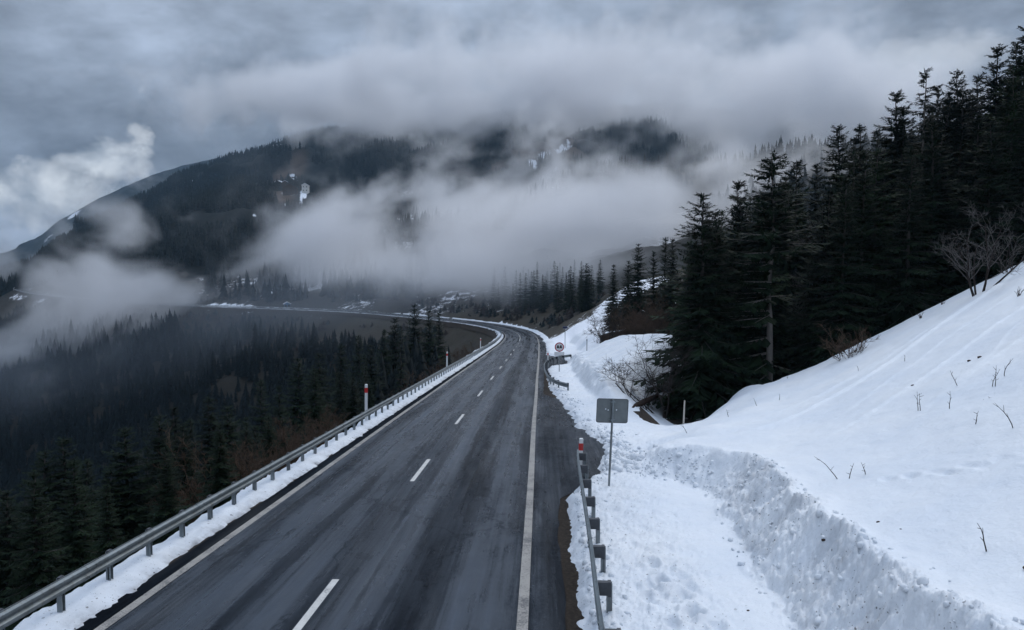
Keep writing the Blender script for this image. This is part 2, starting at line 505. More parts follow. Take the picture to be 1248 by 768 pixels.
def right_height(x, D, fine=True):
    """height above the road plane right of the road, for the first 150 m; also a dirt mask"""
    xe = np.interp(D, SNOW_EDGE_D, SNOW_EDGE_X)
    wob = .16 * fbm(x * 1.6 + 3, D * 1.6, 4, 11) if fine else 0
    e = x - xe + wob
    shelf = np.clip(e * .9, -.15, 1e9)
    shelf = .22 * np.tanh(shelf / .22)
    shelf = shelf + .04 * np.clip(e, 0, 6)
    # bank 1 and the slope above it
    bw = .30 * fbm(x * .9, D * .9, 3, 21) if fine else 0
    foot_all = np.vstack([FOOT1[:-1]])
    d1 = sdist(x, D, foot_all, np.array([(80, 58.), (80, 0)])) + bw * .6
    x0 = 6.3 + .316 * (np.minimum(D, 44) - 10)
    q = x - x0
    hp = 1.55 + .10 * np.minimum(q, 0) + .41 * (np.log1p(np.exp(np.clip(q / 1.2, -30, 30))) * 1.2) + .10 * np.maximum(q, 0)
    hp = hp * 1.0
    tip = sstep(3.6, 6.2, x) * .75 + .25                       # the bank runs out to the left
    tip = np.where(D > 21.0, tip, 1.0)
    face = np.clip(d1 / 1.15, 0, 1)
    face = face**.8
    back = sstep(0, 3.4, d1)                                  # softer where the bank faces away
    face = np.where(D > 25, back, face)
    h1 = shelf * (1 - face) + np.maximum(hp, .25) * face * tip + shelf * face * (1 - tip)
    # lumpy torn face
    onf = sstep(-.35, .15, d1) * (1 - sstep(1.0, 1.5, d1)) * (1 - .55 * sstep(18.5, 21, D)) * (D < 27)
    lum = (.12 * fbm(x * 1.2, D * .8, 3, 31) + .085 * np.abs(fbm(x * 4.2, D * 4.2, 3, 33, .65)) + .05 * fbm(x * 11, D * 11, 3, 35, .6)) if fine else 0
    crest = .14 * np.exp(-((d1 - 1.15) / .3)**2) * (D < 24)
    h1 = h1 + onf * lum + crest
    # bank 2: cut steep towards the road, running out gently towards the side track
    xf2 = np.interp(D, [34, 38, 41, 43, 50, 58, 66, 75, 84, 90, 96], [10.5, 8.2, 6.6, 5.5, 5.35, 5.6, 5.9, 6.5, 7.3, 8.6, 12.0]) + bw * .5
    d2 = x - xf2
    ramp = sstep(33, 51, D) * (1 - sstep(82, 95, D))
    top2 = (np.interp(D, [43, 60, 85], [1.25, .95, .55]) + .42 * np.clip(d2 - .8, 0, 11)) * ramp * (1 - sstep(13.5, 18, x) * (1 - sstep(58, 72, D)))
    pit = np.exp(-((x - 11.8) / 4.4)**4 - ((D - 42.0 - 1.1 * (x - 8.8)) / 7.2)**4)
    top2 = top2 * (1 - pit)
    f2 = np.clip(d2 / .75, 0, 1)**.8
    h2 = top2 * f2
    onf2 = sstep(-.3, .1, d2) * (1 - sstep(.8, 1.6, d2)) * ramp
    h2 = h2 + ((.22 * fbm(x * 1.5, D * 1.1, 3, 37) + .08 * fbm(x * 4, D * 4, 2, 39)) * onf2 if fine else 0)
    # far part, beyond the side entrance
    xs = x - (np.interp(D, [88, 130, 160], [9.2, 11.0, 12.6]) + .4 * (fbm(D * .2, D * 0 + 1, 2, 41) if fine else 0))
    gate = sstep(90, 97, D)
    h3 = (1.2 * np.clip(xs / 1.2, 0, 1) + .58 * np.clip(xs - 1.0, 0, 14) + .3 * np.maximum(xs - 15, 0)) * gate
    low = .03 * np.maximum(x - 8, 0)
    hh = np.maximum(np.maximum(np.where(d1 > -.5, h1, shelf), shelf + h2), np.maximum(shelf + h3, shelf + low))
    # behind the crest the slope drops before the forest
    drop = 4.2 * sstep(40, 49, D) * sstep(12, 19, x) * (1 - .5 * sstep(60, 90, D))
    hill = np.maximum(1.55 + .51 * (x - 17.0 - .1 * np.maximum(D - 44, 0)), 0)
    hh = np.where((D > 38) & (x > 10), np.maximum(hh, hill * sstep(38, 44, D)), hh)
    hh = hh - drop
    hh = hh - 1.7 * pit * (1 - sstep(-.5, 2.5, d1))
    dirt = .75 * np.exp(-np.clip(e, 0, 9) / 1.3) * (e > -.1)
    dirt = np.maximum(dirt, .95 * onf * sstep(-.9, .6, fbm(x * .8, D * .8, 3, 55) + .15))
    dirt = np.maximum(dirt, .55 * onf2)
    dirt = np.maximum(dirt, .62 * np.exp(-((x - 3.0) / 1.2)**2) * (D < 31))
    return hh, dirt, e

def ground(x, y, fine=False):
    """world height of the ground (no road), with masks"""
    x = np.asarray(x, float); y = np.asarray(y, float); shp = x.shape
    s, t, zr = locate(x, y)
    x = x.ravel(); y = y.ravel()
    n1 = fbm(x * .02, y * .02, 4, 61) ; n2 = fbm(x * .15, y * .15, 3, 67)
    # left: falls away
    a = np.maximum(-s - 5.0, 0)
    zl = zr - .25 - np.where(a < 3, .85 * a, 2.55 + (.60 + .24 * (1 - sstep(120, 165, t))) * (a - 3)) + n2 * np.clip(a / 8, 0, 1) * .6 + n1 * np.clip(a / 60, 0, 1) * 7
    zl = np.maximum(zl, -150 + n1 * 10)
    # right, far
    b = np.maximum(s - 6.0, 0)
    bank = .9 * np.clip(b / 1.3, 0, 1)
    zfar = zr + bank + (.30 + .30 * (1 - sstep(185, 235, t))) * np.clip(b - 1.5, 0, 18) + .30 * np.maximum(b - 19.5, 0) + n2 * np.clip(b / 10, 0, 1) * .7 + n1 * np.clip(b / 60, 0, 1) * 6
    zfar = np.minimum(zfar, 90 + n1 * 12)
    D = y + .28
    hn, dirt, e = right_height(x, D, fine)
    znear = -D * TP + .014 + hn
    far_x = sstep(70, 110, x)
    znear = znear * (1 - far_x) + far_x * (-D * TP + 1.55 + .3 * (70 - 17) + .30 * np.maximum(s - 70, 0) + n1 * 4)
    w = sstep(118, 150, D) 
    zrgt = znear * (1 - w) + zfar * w
    z = np.where(s > 0, zrgt, zl)
    z = np.where(np.abs(s) < 5.2, zr - .45, z)
    blend = sstep(5.2, 7.2, s)
    return (z.reshape(shp), s.reshape(shp), t.reshape(shp), zr.reshape(shp), dirt.reshape(shp))

def ground_z(x, y):
    return float(ground(np.array([x]), np.array([y]), True)[0][0])

# ------------------------------------------------------------------ ground sheets
def forest_edge(D):
    return np.interp(D, [38, 41.5, 45, 52, 60, 80, 87, 100, 110, 140, 170], [11.5, 10, 9.8, 12.2, 14.2, 14.8, 11.6, 12.6, 15, 20.5, 26])

CLEARINGS = [[(316, 360), (330, 354), (345, 350), (360, 346), (372, 341.6), (386, 336), (397, 334), (386, 341), (396, 344.5), (394, 350), (378, 352), (363, 351), (345, 354.5), (330, 358.5)],
             [(248, 376), (256, 371), (275, 370.6), (312, 373.6), (312, 377), (275, 374.4), (258, 375)]]
def build_terrain():
    ang = np.concatenate([np.linspace(-math.pi, -.95, 26, endpoint=False), np.linspace(-.95, .95, 520), np.linspace(.95, math.pi, 26)[1:]])
    rad = np.concatenate([np.geomspace(2.5, 900, 330), np.geomspace(900, 9000, 14)[1:]])
    A, Rr = np.meshgrid(ang, rad, indexing='ij')
    x = Rr * np.sin(A); y = Rr * np.cos(A)
    z, s, t, zr, dirt = ground(x, y, False)
    D = y + .28
    a = x / np.maximum(D, .1)
    inreg = (s > 0) & (D > 2) & (D < 150) & (a < 1.9) & (x < 75)
    edge_soft = np.clip((1.9 - a) / .1, 0, 1) * np.clip((150 - D) / 12, 0, 1) * np.clip((75 - x) / 8, 0, 1)
    low = np.where(D < 42, .6, .16) * edge_soft
    z = np.where(inreg & (s > 4.2), z - low, z)
    # soft settle near the far road so that it never pokes through the asphalt
    snow = np.full(x.shape, .16)
    mead = np.zeros(x.shape)
    infor = (x > forest_edge(D)) & (D > 38.5 + 7.5 * sstep(13.5, 21, x))
    nz = fbm(x * .03, y * .03, 3, 71)
    snow = np.where((s > 0) & (t < 150), np.where(infor, .34, .95), snow)
    snow = np.where((s > 0) & (t < 150) & (x > 15) & infor & (D > 60), .2, snow)
    far = (s > 0) & (t >= 140)
    snow = np.where(far, .22 + .25 * nz, snow)
    snow = np.where(far & (s < 6.0) & (t < 225), .95, snow)
    field = far & (t < 205) & (s < 30 + 30 * nz)
    snow = np.where(field, .62 + .5 * nz, snow)
    mead = np.where(far & (s < 60 + 60 * nz) & (a > -.13), 1.0, mead)
    mead = np.where((s < 0) & (s > -45) & (t > 150) & (t < 300), .9, mead)
    snow = np.where((s < 0) & (s > -6), .16, snow)
    snow = np.where((s < -5) & (s > -30) & (t > 150), .24 + .3 * nz, snow)
    snow = np.where(s < -12, .10 + .16 * nz, snow)
    # snowed-over clearing and track above the far road, streaks of old snow in the gully
    qx, qy, qd = proj(np.stack([x, y, z], -1))
    near_ = (qd > 180) & (qd < 560)
    for poly in CLEARINGS:
        pl = np.array(poly, float)
        sd = seg_dist(qx, qy, pl, True); sd = np.where(inside(qx, qy, pl), sd, -sd)
        snow = np.where(near_, np.maximum(snow, np.clip(.62 + sd * .16, 0, 1.1)), snow)
    V = np.stack([x, y, z], -1).reshape(-1, 3)
    F = grid_faces(len(ang), len(rad))
    me = np_mesh('hillside', V, F, M['terrain'], True, None, {'snow': snow.ravel(), 'meadow': mead.ravel()})
    struct(link(bpy.data.objects.new('hillside', me)))
build_terrain()

def build_snow_slope():
    a = np.concatenate([np.linspace(.0, .85, 540), np.linspace(.85, 1.9, 160)[1:]])
    D = np.geomspace(4.0, 150, 800)
    A, DD = np.meshgrid(a, D, indexing='ij')
    x = A * DD; y = DD - .28
    h, dirt, e = right_height(x, DD, True)
    # drift ridges and small relief of the open slope
    ridge = 0
    for (x0_, d0, x1_, d1_, amp, w) in ((9, 25, 34, 42, .11, .5), (10, 21, 33, 36, .07, .4), (14, 21, 30, 29, .06, .45), (12, 28, 36, 43, .05, .3), (10, 27, 33, 40, .04, .25), (11, 23.5, 32, 37.5, .035, .25), (12, 20, 30, 33, .03, .3)):
        tt = ((x - x0_) * (x1_ - x0_) + (DD - d0) * (d1_ - d0)) / ((x1_ - x0_)**2 + (d1_ - d0)**2)
        nx, ny = -(d1_ - d0), (x1_ - x0_); ln = math.hypot(nx, ny)
        dd = ((x - x0_) * nx + (DD - d0) * ny) / ln + .45 * fbm(x * .10 + amp * 40, DD * .10, 3, 83)
        prof = np.where(dd > 0, np.exp(-dd / w), np.exp(dd / (w * .18)))
        ridge = ridge + amp * prof * sstep(-.1, .15, tt) * (1 - sstep(.85, 1.1, tt))
    open_ = sstep(1.6, 3.0, e)
    h = h + ridge * open_ + open_ * (.05 * fbm(x * .5, DD * .5, 3, 91) + .012 * fbm(x * 3, DD * 3, 3, 93))
    # trampled and crumbly strip behind the rail
    rough = (1 - sstep(1.5, 3.6, e)) * sstep(-.1, .3, e)
    h = h + rough * (.035 * fbm(x * 4, DD * 4, 4, 95, .65) + .02 * fbm(x * 12, DD * 12, 2, 97))
    # footprints
    rs = np.random.RandomState(4)
    for k in range(46):
        if k < 22:
            fx, fd = 2.6 + .9 * rs.rand(), 11.5 + 3.2 * rs.rand()
        else:
            u = (k - 22) / 24; fx, fd = 8.3 + 2.8 * u + rs.uniform(-.25, .25), 15.0 - 4.2 * u + rs.uniform(-.4, .4)
        r2 = ((x - fx) / .11)**2 + ((DD - fd) / .17)**2
        dp = .10 if k < 22 else .045
        h = h - dp * np.exp(-r2) + .3 * dp * np.exp(-(np.sqrt(r2) - 1.6)**2 * 3)
    infor = (x > forest_edge(DD)) & (DD > 38.5 + 7.5 * sstep(13.5, 21, x))
    fl = fbm(x * .25, DD * .25, 4, 75)
    h = np.where(infor, h - .17 + .30 * np.minimum(fl - .12, .25), h)
    edge = np.minimum(np.minimum(sstep(0, .04, 1.9 - A), sstep(0, 8, 150 - DD)), sstep(0, 6, 75 - x))
    h = h - np.where(x > 69, 9.0, .2) * (1 - edge)
    z = -DD * TP + .014 + h
    V = np.stack([x, y, z], -1).reshape(-1, 3)
    me = np_mesh('snow_slope', V, grid_faces(len(a), len(D)), M['snow'], True, None, {'dirt': dirt.ravel()})
    struct(link(bpy.data.objects.new('snow_slope', me)))
build_snow_slope()

# ------------------------------------------------------------------ road
TS = np.concatenate([np.arange(-30, 60, .5), np.arange(60, ST[iend], 1.0)])
SR_T = [-60, 19.8, 21.2, 22.2, 23.6, 26, 40, 44, 46.5, 48.5, 70, 73, 76, 86, 92, 100, 400]
SR_S = [4.75, 4.8, 5.0, 5.7, 6.9, 7.4, 7.4, 6.6, 5.2, 4.55, 4.65, 6.5, 8.6, 8.6, 5.7, 5.3, 4.9]
def build_road():
    sl = -3.98 + .0 * TS
    sr = np.interp(TS, SR_T, SR_S) + .05 * fbm(TS * .8, TS * 0, 3, 5)
    K = 17
    u = np.linspace(0, 1, K)
    S = sl[:, None] * (1 - u) + sr[:, None] * u
    V = np.stack([road_pt(TS, S[:, k]) for k in range(K)], 1)
    crown = -.010 * np.abs(S - .2) * 0
    V[..., 2] += .004 * fbm(TS[:, None] * .3, S * .6, 2, 8)
    UV = np.stack([S, np.repeat(TS[:, None], K, 1)], -1)
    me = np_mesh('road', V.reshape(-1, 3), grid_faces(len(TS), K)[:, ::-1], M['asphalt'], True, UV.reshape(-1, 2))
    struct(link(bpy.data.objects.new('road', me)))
    # bare earth strip between the asphalt and the right hand snow
    T2 = np.arange(-20, 150, .5)
    S2 = np.linspace(4.3, 10.5, 14)
    V = np.stack([road_pt(T2, np.full(len(T2), s_), -.022) for s_ in S2], 1)
    V[..., 2] += np.clip(fbm(V[..., 0] * 3, V[..., 1] * 3, 3, 12), -.6, .6) * .012
    me = np_mesh('roadside_soil', V.reshape(-1, 3), grid_faces(len(T2), len(S2))[:, ::-1], M['soil'])
    struct(link(bpy.data.objects.new('roadside_soil', me)))
build_road()

def strip(mb, t0, t1, s, w, step=.5, dz=.006):
    ts = np.arange(t0, t1 + 1e-6, min(step, (t1 - t0)))
    a = road_pt(ts, np.full(len(ts), s - w / 2), dz); b = road_pt(ts, np.full(len(ts), s + w / 2), dz)
    vs = np.empty((2 * len(ts), 3)); vs[0::2] = a; vs[1::2] = b
    mb.add(vs, [(2 * i, 2 * i + 1, 2 * i + 3, 2 * i + 2) for i in range(len(ts) - 1)])
mb = MB()
for k in range(-2, 10):
    st = 22.9 + 12.0 * k
    strip(mb, st, st + 3.9, 0, .15)
strip(mb, 143, ST[iend] - 5, 0, .13, 1.0)
struct(mb.build('centre_line', M['white_paint']))
mb = MB(); strip(mb, -25, ST[iend] - 5, 4.0, .21, .5)
struct(mb.build('edge_line', M['edge_paint']))
mb = MB(); strip(mb, -25, ST[iend] - 5, -3.5, .20, .5)
struct(mb.build('edge_line', M['edge_paint']))

def build_left_verge():
    T = np.concatenate([np.arange(0, 45, .11), np.arange(45, 120, .25), np.arange(120, 260, .4), np.arange(260, 420, 1.0)])
    S = np.concatenate([np.linspace(-3.80, -4.35, 12), np.linspace(-4.42, -7.5, 26)])
    TT, SS = np.meshgrid(T, S, indexing='ij')
    wide = np.interp(TT, [0, 35, 60, 110, 165, 210, 420], [4.92, 4.95, 5.4, 5.8, 5.5, 4.55, 4.3])
    inner = 4.04 + .10 * fbm(TT * 1.3, TT * 0, 4, 101) + .06 * fbm(TT * 5, SS * 5, 3, 102)
    outer = wide + np.interp(TT, [0, 60], [.07, .2]) * fbm(TT * .6, TT * 0 + 5, 3, 103)
    e1 = -SS - inner; e2 = outer + SS
    th = .15 * np.tanh(np.clip(e1 * 3.0, -1, 9)) 
    h = np.minimum(th, e2 * np.interp(TT, [0, 50, 80, 140, 190], [2.2, 2.2, .9, .9, 2.4])) + .035 * fbm(TT * 2.4, SS * 3, 3, 104) + .022 * fbm(TT * 9, SS * 9, 2, 105)
    h = np.maximum(h, -3.0)
    V = np.stack([road_pt(TT[:, k], SS[:, k], 0) for k in range(len(S))], 1)
    V[..., 2] += h - .01
    dirt = .9 * np.exp(-np.clip(e1, 0, 9) / .18) + .45
    me = np_mesh('snow_verge', V.reshape(-1, 3), grid_faces(len(T), len(S)), M['snow'], True, None, {'dirt': dirt.ravel()})
    struct(link(bpy.data.objects.new('snow_verge', me)))
    mbk = MB()                                            # kerb edge under the snow and the ground behind it
    mbk.sweep([tuple(p) for p in road_pt(np.arange(-10, 420, 1.0), -4.0, 0)], [(.03, -.30), (.03, -.02), (-.75, -.10), (-1.2, -.5), (-2.5, -1.4)])
    struct(mbk.build('road_edge', M['soil']))
build_left_verge()

# right hand far verge snow (outer side of the bend and the road beyond)
def build_far_verge():
    T = np.arange(134, ST[iend] - 8, .8)
    S = np.linspace(4.2, 9.5, 24)
    TT, SS = np.meshgrid(T, S, indexing='ij')
    inner = 5.1 + .25 * fbm(TT * .25, TT * 0, 3, 111)
    e1 = SS - inner
    gap = np.where(TT > 262, fbm(TT * .05, TT * 0 + 2, 3, 112) * .8 - .06, .3)
    outer = np.interp(TT, [134, 190, 230, 320], [8.9, 8.6, 7.2, 6.0]) + 1.2 * fbm(TT * .12, TT * 0 + 7, 3, 114)
    h = np.minimum(np.minimum(.4 * np.tanh(np.clip(e1 * 1.2, -1, 9)), gap), (outer - SS) * .8) + .06 * fbm(TT * .6, SS * .9, 3, 113)
    V = np.stack([road_pt(TT[:, k], SS[:, k], 0) for k in range(len(S))], 1)
    V[..., 2] += h
    me = np_mesh('snow_verge', V.reshape(-1, 3), grid_faces(len(T), len(S)), M['snow'], True, None, {'dirt': (.25 * np.ones(TT.size))})
    struct(link(bpy.data.objects.new('snow_verge', me)))
build_far_verge()

# crumbled snow: uncountable small clods along the ploughed edges
def build_clods():
    rs = np.random.RandomState(9)
    ph = (1 + 5**.5) / 2
    iv = np.array([(-1, ph, 0), (1, ph, 0), (-1, -ph, 0), (1, -ph, 0), (0, -1, ph), (0, 1, ph), (0, -1, -ph), (0, 1, -ph), (ph, 0, -1), (ph, 0, 1), (-ph, 0, -1), (-ph, 0, 1)]) / 1.9
    fi = np.array([(0, 11, 5), (0, 5, 1), (0, 1, 7), (0, 7, 10), (0, 10, 11), (1, 5, 9), (5, 11, 4), (11, 10, 2), (10, 7, 6), (7, 1, 8), (3, 9, 4), (3, 4, 2), (3, 2, 6), (3, 6, 8), (3, 8, 9), (4, 9, 5), (2, 4, 11), (6, 2, 10), (8, 6, 7), (9, 8, 1)])
    C = []
    for _ in range(520):                                  # heap at the mouth of the side track
        C.append((rs.normal(3.9, .5), rs.uniform(23.2, 31), abs(rs.normal(0, .06)) + .025))
    for _ in range(900):                                  # along the edge of the shelf
        d = rs.uniform(8, 60); C.append((np.interp(d, SNOW_EDGE_D, SNOW_EDGE_X) + abs(rs.normal(0, .4)) + .05, d, abs(rs.normal(0, .03)) + .015))
    for _ in range(800):                                 # on and under the torn bank
        k = rs.uniform(0, 9.99); i = int(k)
        p = FOOT1[i] + (FOOT1[i + 1] - FOOT1[i]) * (k - i)
        n_ = rs.uniform(-.35, 1.5)
        C.append((p[0] + n_ * (1 if p[1] < 20 else .3), p[1] + (n_ if p[1] > 20 else 0) * .8, abs(rs.normal(0, .028)) + .015))
    C = np.array(C)
    C = C[C[:, 0] > np.interp(C[:, 1], SNOW_EDGE_D, SNOW_EDGE_X) + .12]
    h = right_height(C[:, 0], C[:, 1], True)[0]
    z = -C[:, 1] * TP + .014 + h + C[:, 2] * .15
    V = []; F = []
    for i, (cx, cd, r) in enumerate(C):
        v = iv * r * rs.uniform(.7, 1.25, (12, 1)) * rs.uniform(.75, 1.25, (1, 3))
        V.append(v + np.array([cx, cd - .28, z[i]])); F.append(fi + 12 * i)
    me = np_mesh('snow_clods', np.vstack(V), np.vstack(F), M['snow'], True, None, {'dirt': np.full(12 * len(C), .45)})
    o = link(bpy.data.objects.new('snow_clods', me)); o['kind'] = 'stuff'
build_clods()

# ------------------------------------------------------------------ guardrails
WB = [(.0, -.155), (.0, -.13), (.055, -.10), (.055, -.055), (.0, -.02), (.0, .02), (.055, .055), (.055, .10), (.0, .13), (.0, .155)]
def wprof(side):
    a = [(x * side, z) for x, z in WB]
    return a + [(x * side - .006 * side, z) for x, z in reversed(WB)]
def frame_at(p, d):
    d = Vector((d[0], d[1], 0)).normalized()
    rt = Vector((d.y, -d.x, 0))
    return Matrix(((rt.x, d.x, 0, p[0]), (rt.y, d.y, 0, p[1]), (0, 0, 1, p[2]), (0, 0, 0, 1)))

def guardrail(name, label, group, path, side, spacing, zrail=.62, spacer_len=.16, mat='steel', maxparts=100):
    """path: rail line on the ground (n,3); side=+1 if the traffic is on the right of travel along the path"""
    path = np.array(path)
    root = empty(name, tuple(path[0]), label, 'guardrail', group)
    inv = Matrix.Translation(-Vector(path[0]))
    loc = path - path[0]
    mb = MB(); mb.sweep([tuple(p + np.array([0, 0, zrail])) for p in loc], wprof(side), closed=True)
    Lb = np.concatenate([[0], np.cumsum(np.linalg.norm(np.diff(loc[:, :2], axis=0), axis=1))])
    for q in np.arange(2.6, min(Lb[-1] - .5, 90), 4.26):      # overlapping splices with their bolts
        pq = np.array([[np.interp(q + e, Lb, loc[:, k]) for k in range(3)] for e in (-.16, 0, .16)])
        mb.sweep([tuple(p + np.array([0, 0, zrail])) for p in pq], [(a + (.006 if a * side >= 0 else 0) * side, b * 1.01) for a, b in wprof(side)], closed=True)
        Mq = frame_at(pq[1], pq[2] - pq[0])
        for e in (-.11, .11):
            for zz in (-.075, .075):
                xa, xb = sorted((side * .05, side * .078)); mb.box(xa, xb, e - .016, e + .016, zrail + zz - .016, zrail + zz + .016, Mq)
    mb.build('rail_beam', M[mat], root)
    L = np.concatenate([[0], np.cumsum(np.linalg.norm(np.diff(loc[:, :2], axis=0), axis=1))])
    proto = None; n = 0; rest = MB()
    pm = sm_ = None
    ts = np.arange(.5, L[-1], spacing)
    for q in ts:
        p = np.array([np.interp(q, L, loc[:, k]) for k in range(3)])
        d = np.array([np.interp(q + .3, L, loc[:, k]) - np.interp(q - .3, L, loc[:, k]) for k in range(3)])
        Mx = frame_at(p, d)
        off = -side * (spacer_len + .05)
        if pm is None:
            a = MB()                                      # sigma post
            a.box(off - .012, off + .012, -.045, .045, -.5, .74); a.box(off - .05, off + .05, -.045, -.034, -.5, .737); a.box(off - .05, off + .05, .034, .045, -.5, .737)
            pm = a.mesh('post', M[mat])
            b = MB()
            x0, x1 = sorted((-side * .012, off))
            b.box(x0, x1, -.05, .05, zrail - .11, zrail + .13); b.box(off - .03, off + .03, -.055, .055, zrail - .13, zrail + .14)
            sm_ = b.mesh('spacer', M['dark_steel'])
        if n < maxparts:
            o = bpy.data.objects.new('post', pm); o.matrix_local = Mx; link(o, root)
            c = bpy.data.objects.new('spacer', sm_); link(c, o)
            n += 1
        else:
            rest.box(off - .03, off + .03, -.045, .045, -.4, .74, Mx)
            x0, x1 = sorted((-side * .012, off)); rest.box(x0, x1, -.05, .05, zrail - .1, zrail + .1, Mx)
    if rest.v:
        o = rest.build('post_row', M[mat], root); o['kind'] = 'stuff'
    return root

lt = np.concatenate([np.arange(2, 60, 1.0), np.arange(60, 226, 1.0)])
guardrail('guardrail', 'long grey steel guardrail on posts in the snow strip along the near left road edge', None,
          road_pt(lt, -4.44), +1, 1.42, spacer_len=.05)
ft = np.arange(228, ST[iend] - 20, 2.0)
guardrail('guardrail', 'distant pale guardrail along the valley side of the far road, half lost in fog', None,
          road_pt(ft, -4.5), +1, 2.5, zrail=.9, mat='pale_steel')

def plane_path(pts, n=40, dz=0.0):
    a = catmull([np.array([x, d, 0.0]) for x, d in pts], .4)[:, :2]
    return np.array([[x, d - .28, -d * TP + dz] for x, d in a])
guardrail('guardrail', 'short guardrail with thick spacer blocks in the snow, ending at the red-banded white post', None,
          plane_path([(1.30, 8.0), (1.42, 10.6), (1.70, 14.5), (1.97, 18.6), (2.12, 21.0), (2.25, 22.9), (2.38, 24.4)], dz=.06), -1, 1.9, spacer_len=.17)
guardrail('guardrail', 'small curved guardrail bending into the side track behind the round traffic sign', None,
          plane_path([(3.9, 47.6), (3.35, 49.6), (2.95, 53), (2.9, 58), (3.05, 64), (3.7, 72), (5.0, 78.5), (7.2, 83)], dz=.05), -1, 2.2, spacer_len=.16)

# ------------------------------------------------------------------ spruces
UPV = np.array([0, 0, 1.0])
def spruce_crown(seed, h, rmax, whorls, per, nodes, bare=0.1, lean_open=0.0, taper=.85, sprig=1.0, ragged=.25, gap=None, wide=1.0):
    """needle sprays on drooping boughs: arrays of kite-shaped leaves folded along their middle; plus bough sticks"""
    rs = np.random.RandomState(seed)
    V = []; F = []; st = MB()
    nb = 0
    def kite(a, d, side, L, w, sag):
        nonlocal nb
        tip = a + d * L + np.array([0, 0, -sag * L])
        mid = a + d * L * .45 + np.array([0, 0, -sag * L * .3])
        V.extend([a, mid + side * w + np.array([0, 0, -w * .5]), tip, mid - side * w + np.array([0, 0, -w * .5])])
        F.append((nb, nb + 1, nb + 2, nb + 3)); nb += 4
    for k in range(whorls):
        u = bare + (1 - bare) * (k + rs.uniform(-.3, .3)) / whorls
        u = min(max(u, bare), .985)
        Rr = rmax * (1 - u)**taper * (1 + ragged * rs.uniform(-1, .6)) + .10 * (rmax / 3)
        if u < bare + .15: Rr *= .75 + .25 * (u - bare) / .15
        n = max(3, int(round(per * (.55 + .45 * (1 - u)))))
        a0 = rs.uniform(0, 6.28)
        for b in range(n):
            an = a0 + 6.283 * b / n + rs.uniform(-.35, .35)
            if gap and gap(u, an, rs): continue
            L = Rr * rs.uniform(.68, 1.12)
            pitch = (.62 * u**1.3 - .22) + rs.uniform(-.14, .14)     # upper boughs rise, lower ones hang
            z0 = u * h + rs.uniform(-.012, .012) * h
            dirh = np.array([math.cos(an), math.sin(an), 0]); side = np.array([-math.sin(an), math.cos(an), 0])
            pts = []
            droop = .30 * (1 - u)
            for i in range(nodes + 1):
                q = i / nodes
                r = L * q
                pts.append(np.array([0, 0, z0]) + dirh * r + side * (.08 * L * q * q * math.sin(an * 7 + k)) + UPV * (math.tan(pitch) * r - droop * L * (q**1.5) + .26 * L * (1 - u * .5) * max(0, q - .62)**1.4))
            st.tube([tuple(pts[0]), tuple(pts[nodes // 2]), tuple(pts[-1])], [.012 * L + .006, .008 * L + .004, .003], 3, False)
            for i in range(1, nodes + 1):
                q = i / nodes
                if q < lean_open and rs.rand() < .8: continue
                a = pts[i]
                fw = pts[i] - pts[i - 1]; fw = fw / (np.linalg.norm(fw) + 1e-9)
                base = max((.30 + .42 * (1 - q)) * (L**.75) * .75, .30) * sprig
                for sg in (-1, 1):
                    ln = base * rs.uniform(.65, 1.25)
                    d = fw * rs.uniform(.45, .95) + side * sg * rs.uniform(.55, 1.0); d /= np.linalg.norm(d)
                    sd = np.cross(d, UPV); sd /= np.linalg.norm(sd) + 1e-9
                    kite(a + rs.uniform(-.03, .03, 3), d, sd, ln, ln * rs.uniform(.18, .28) * wide, rs.uniform(.1, .5))
                if rs.rand() < .75:                          # hanging twigs
                    ln = base * rs.uniform(.35, .8)
                    d = np.array([rs.uniform(-.35, .35), rs.uniform(-.35, .35), -1.0]); d /= np.linalg.norm(d)
                    kite(a, d, side, ln, ln * .20 * wide, 0)
            d = pts[-1] - pts[-2]; d /= np.linalg.norm(d) + 1e-9
            kite(pts[-2], d, side, max(.25, .28 * L), .05 * L + .03, -.1)
    for i in range(7):                                       # leader
        an = i * 2.4
        d = np.array([math.cos(an) * .35, math.sin(an) * .35, 1.0]); d /= np.linalg.norm(d)
        kite(np.array([0, 0, h * (.955 + .004 * i)]), d, np.array([-math.sin(an), math.cos(an), 0]), h * .028, .05, 0)
    return np.array(V), np.array(F), st

def spruce_meshes(name, seed, h, rmax, whorls, per, nodes, mat, bark, trunk_r=.014, **kw):
    V, F, st = spruce_crown(seed, h, rmax, whorls, per, nodes, **kw)
    sv = np.array(st.v); nv = len(V)
    me = np_mesh(name + '_crown', V, F, None, False)
    # bough sticks share the crown mesh as a second material
    me2 = bpy.data.meshes.new(name + '_crown')
    fs = [tuple(f) for f in F] + [tuple(i + nv for i in f) for f in st.f]
    me2.from_pydata(np.vstack([V, sv]).tolist(), [], fs)
    me2.materials.append(mat); me2.materials.append(bark)
    me2.polygons.foreach_set('material_index', [0] * len(F) + [1] * len(st.f)); me2.update()
    bpy.data.meshes.remove(me)
    t = MB(); rs = random.Random(seed)
    n = 7
    t.tube([(rs.uniform(-.01, .01) * h * i / n, rs.uniform(-.01, .01) * h * i / n, -.6 + (h + .3) * i / n) for i in range(n + 1)],
           [h * trunk_r * (1.15 if i == 0 else 1) * (1 - .93 * i / n) + .012 for i in range(n + 1)], 7)
    return me2, t.mesh(name + '_trunk', bark, True), h

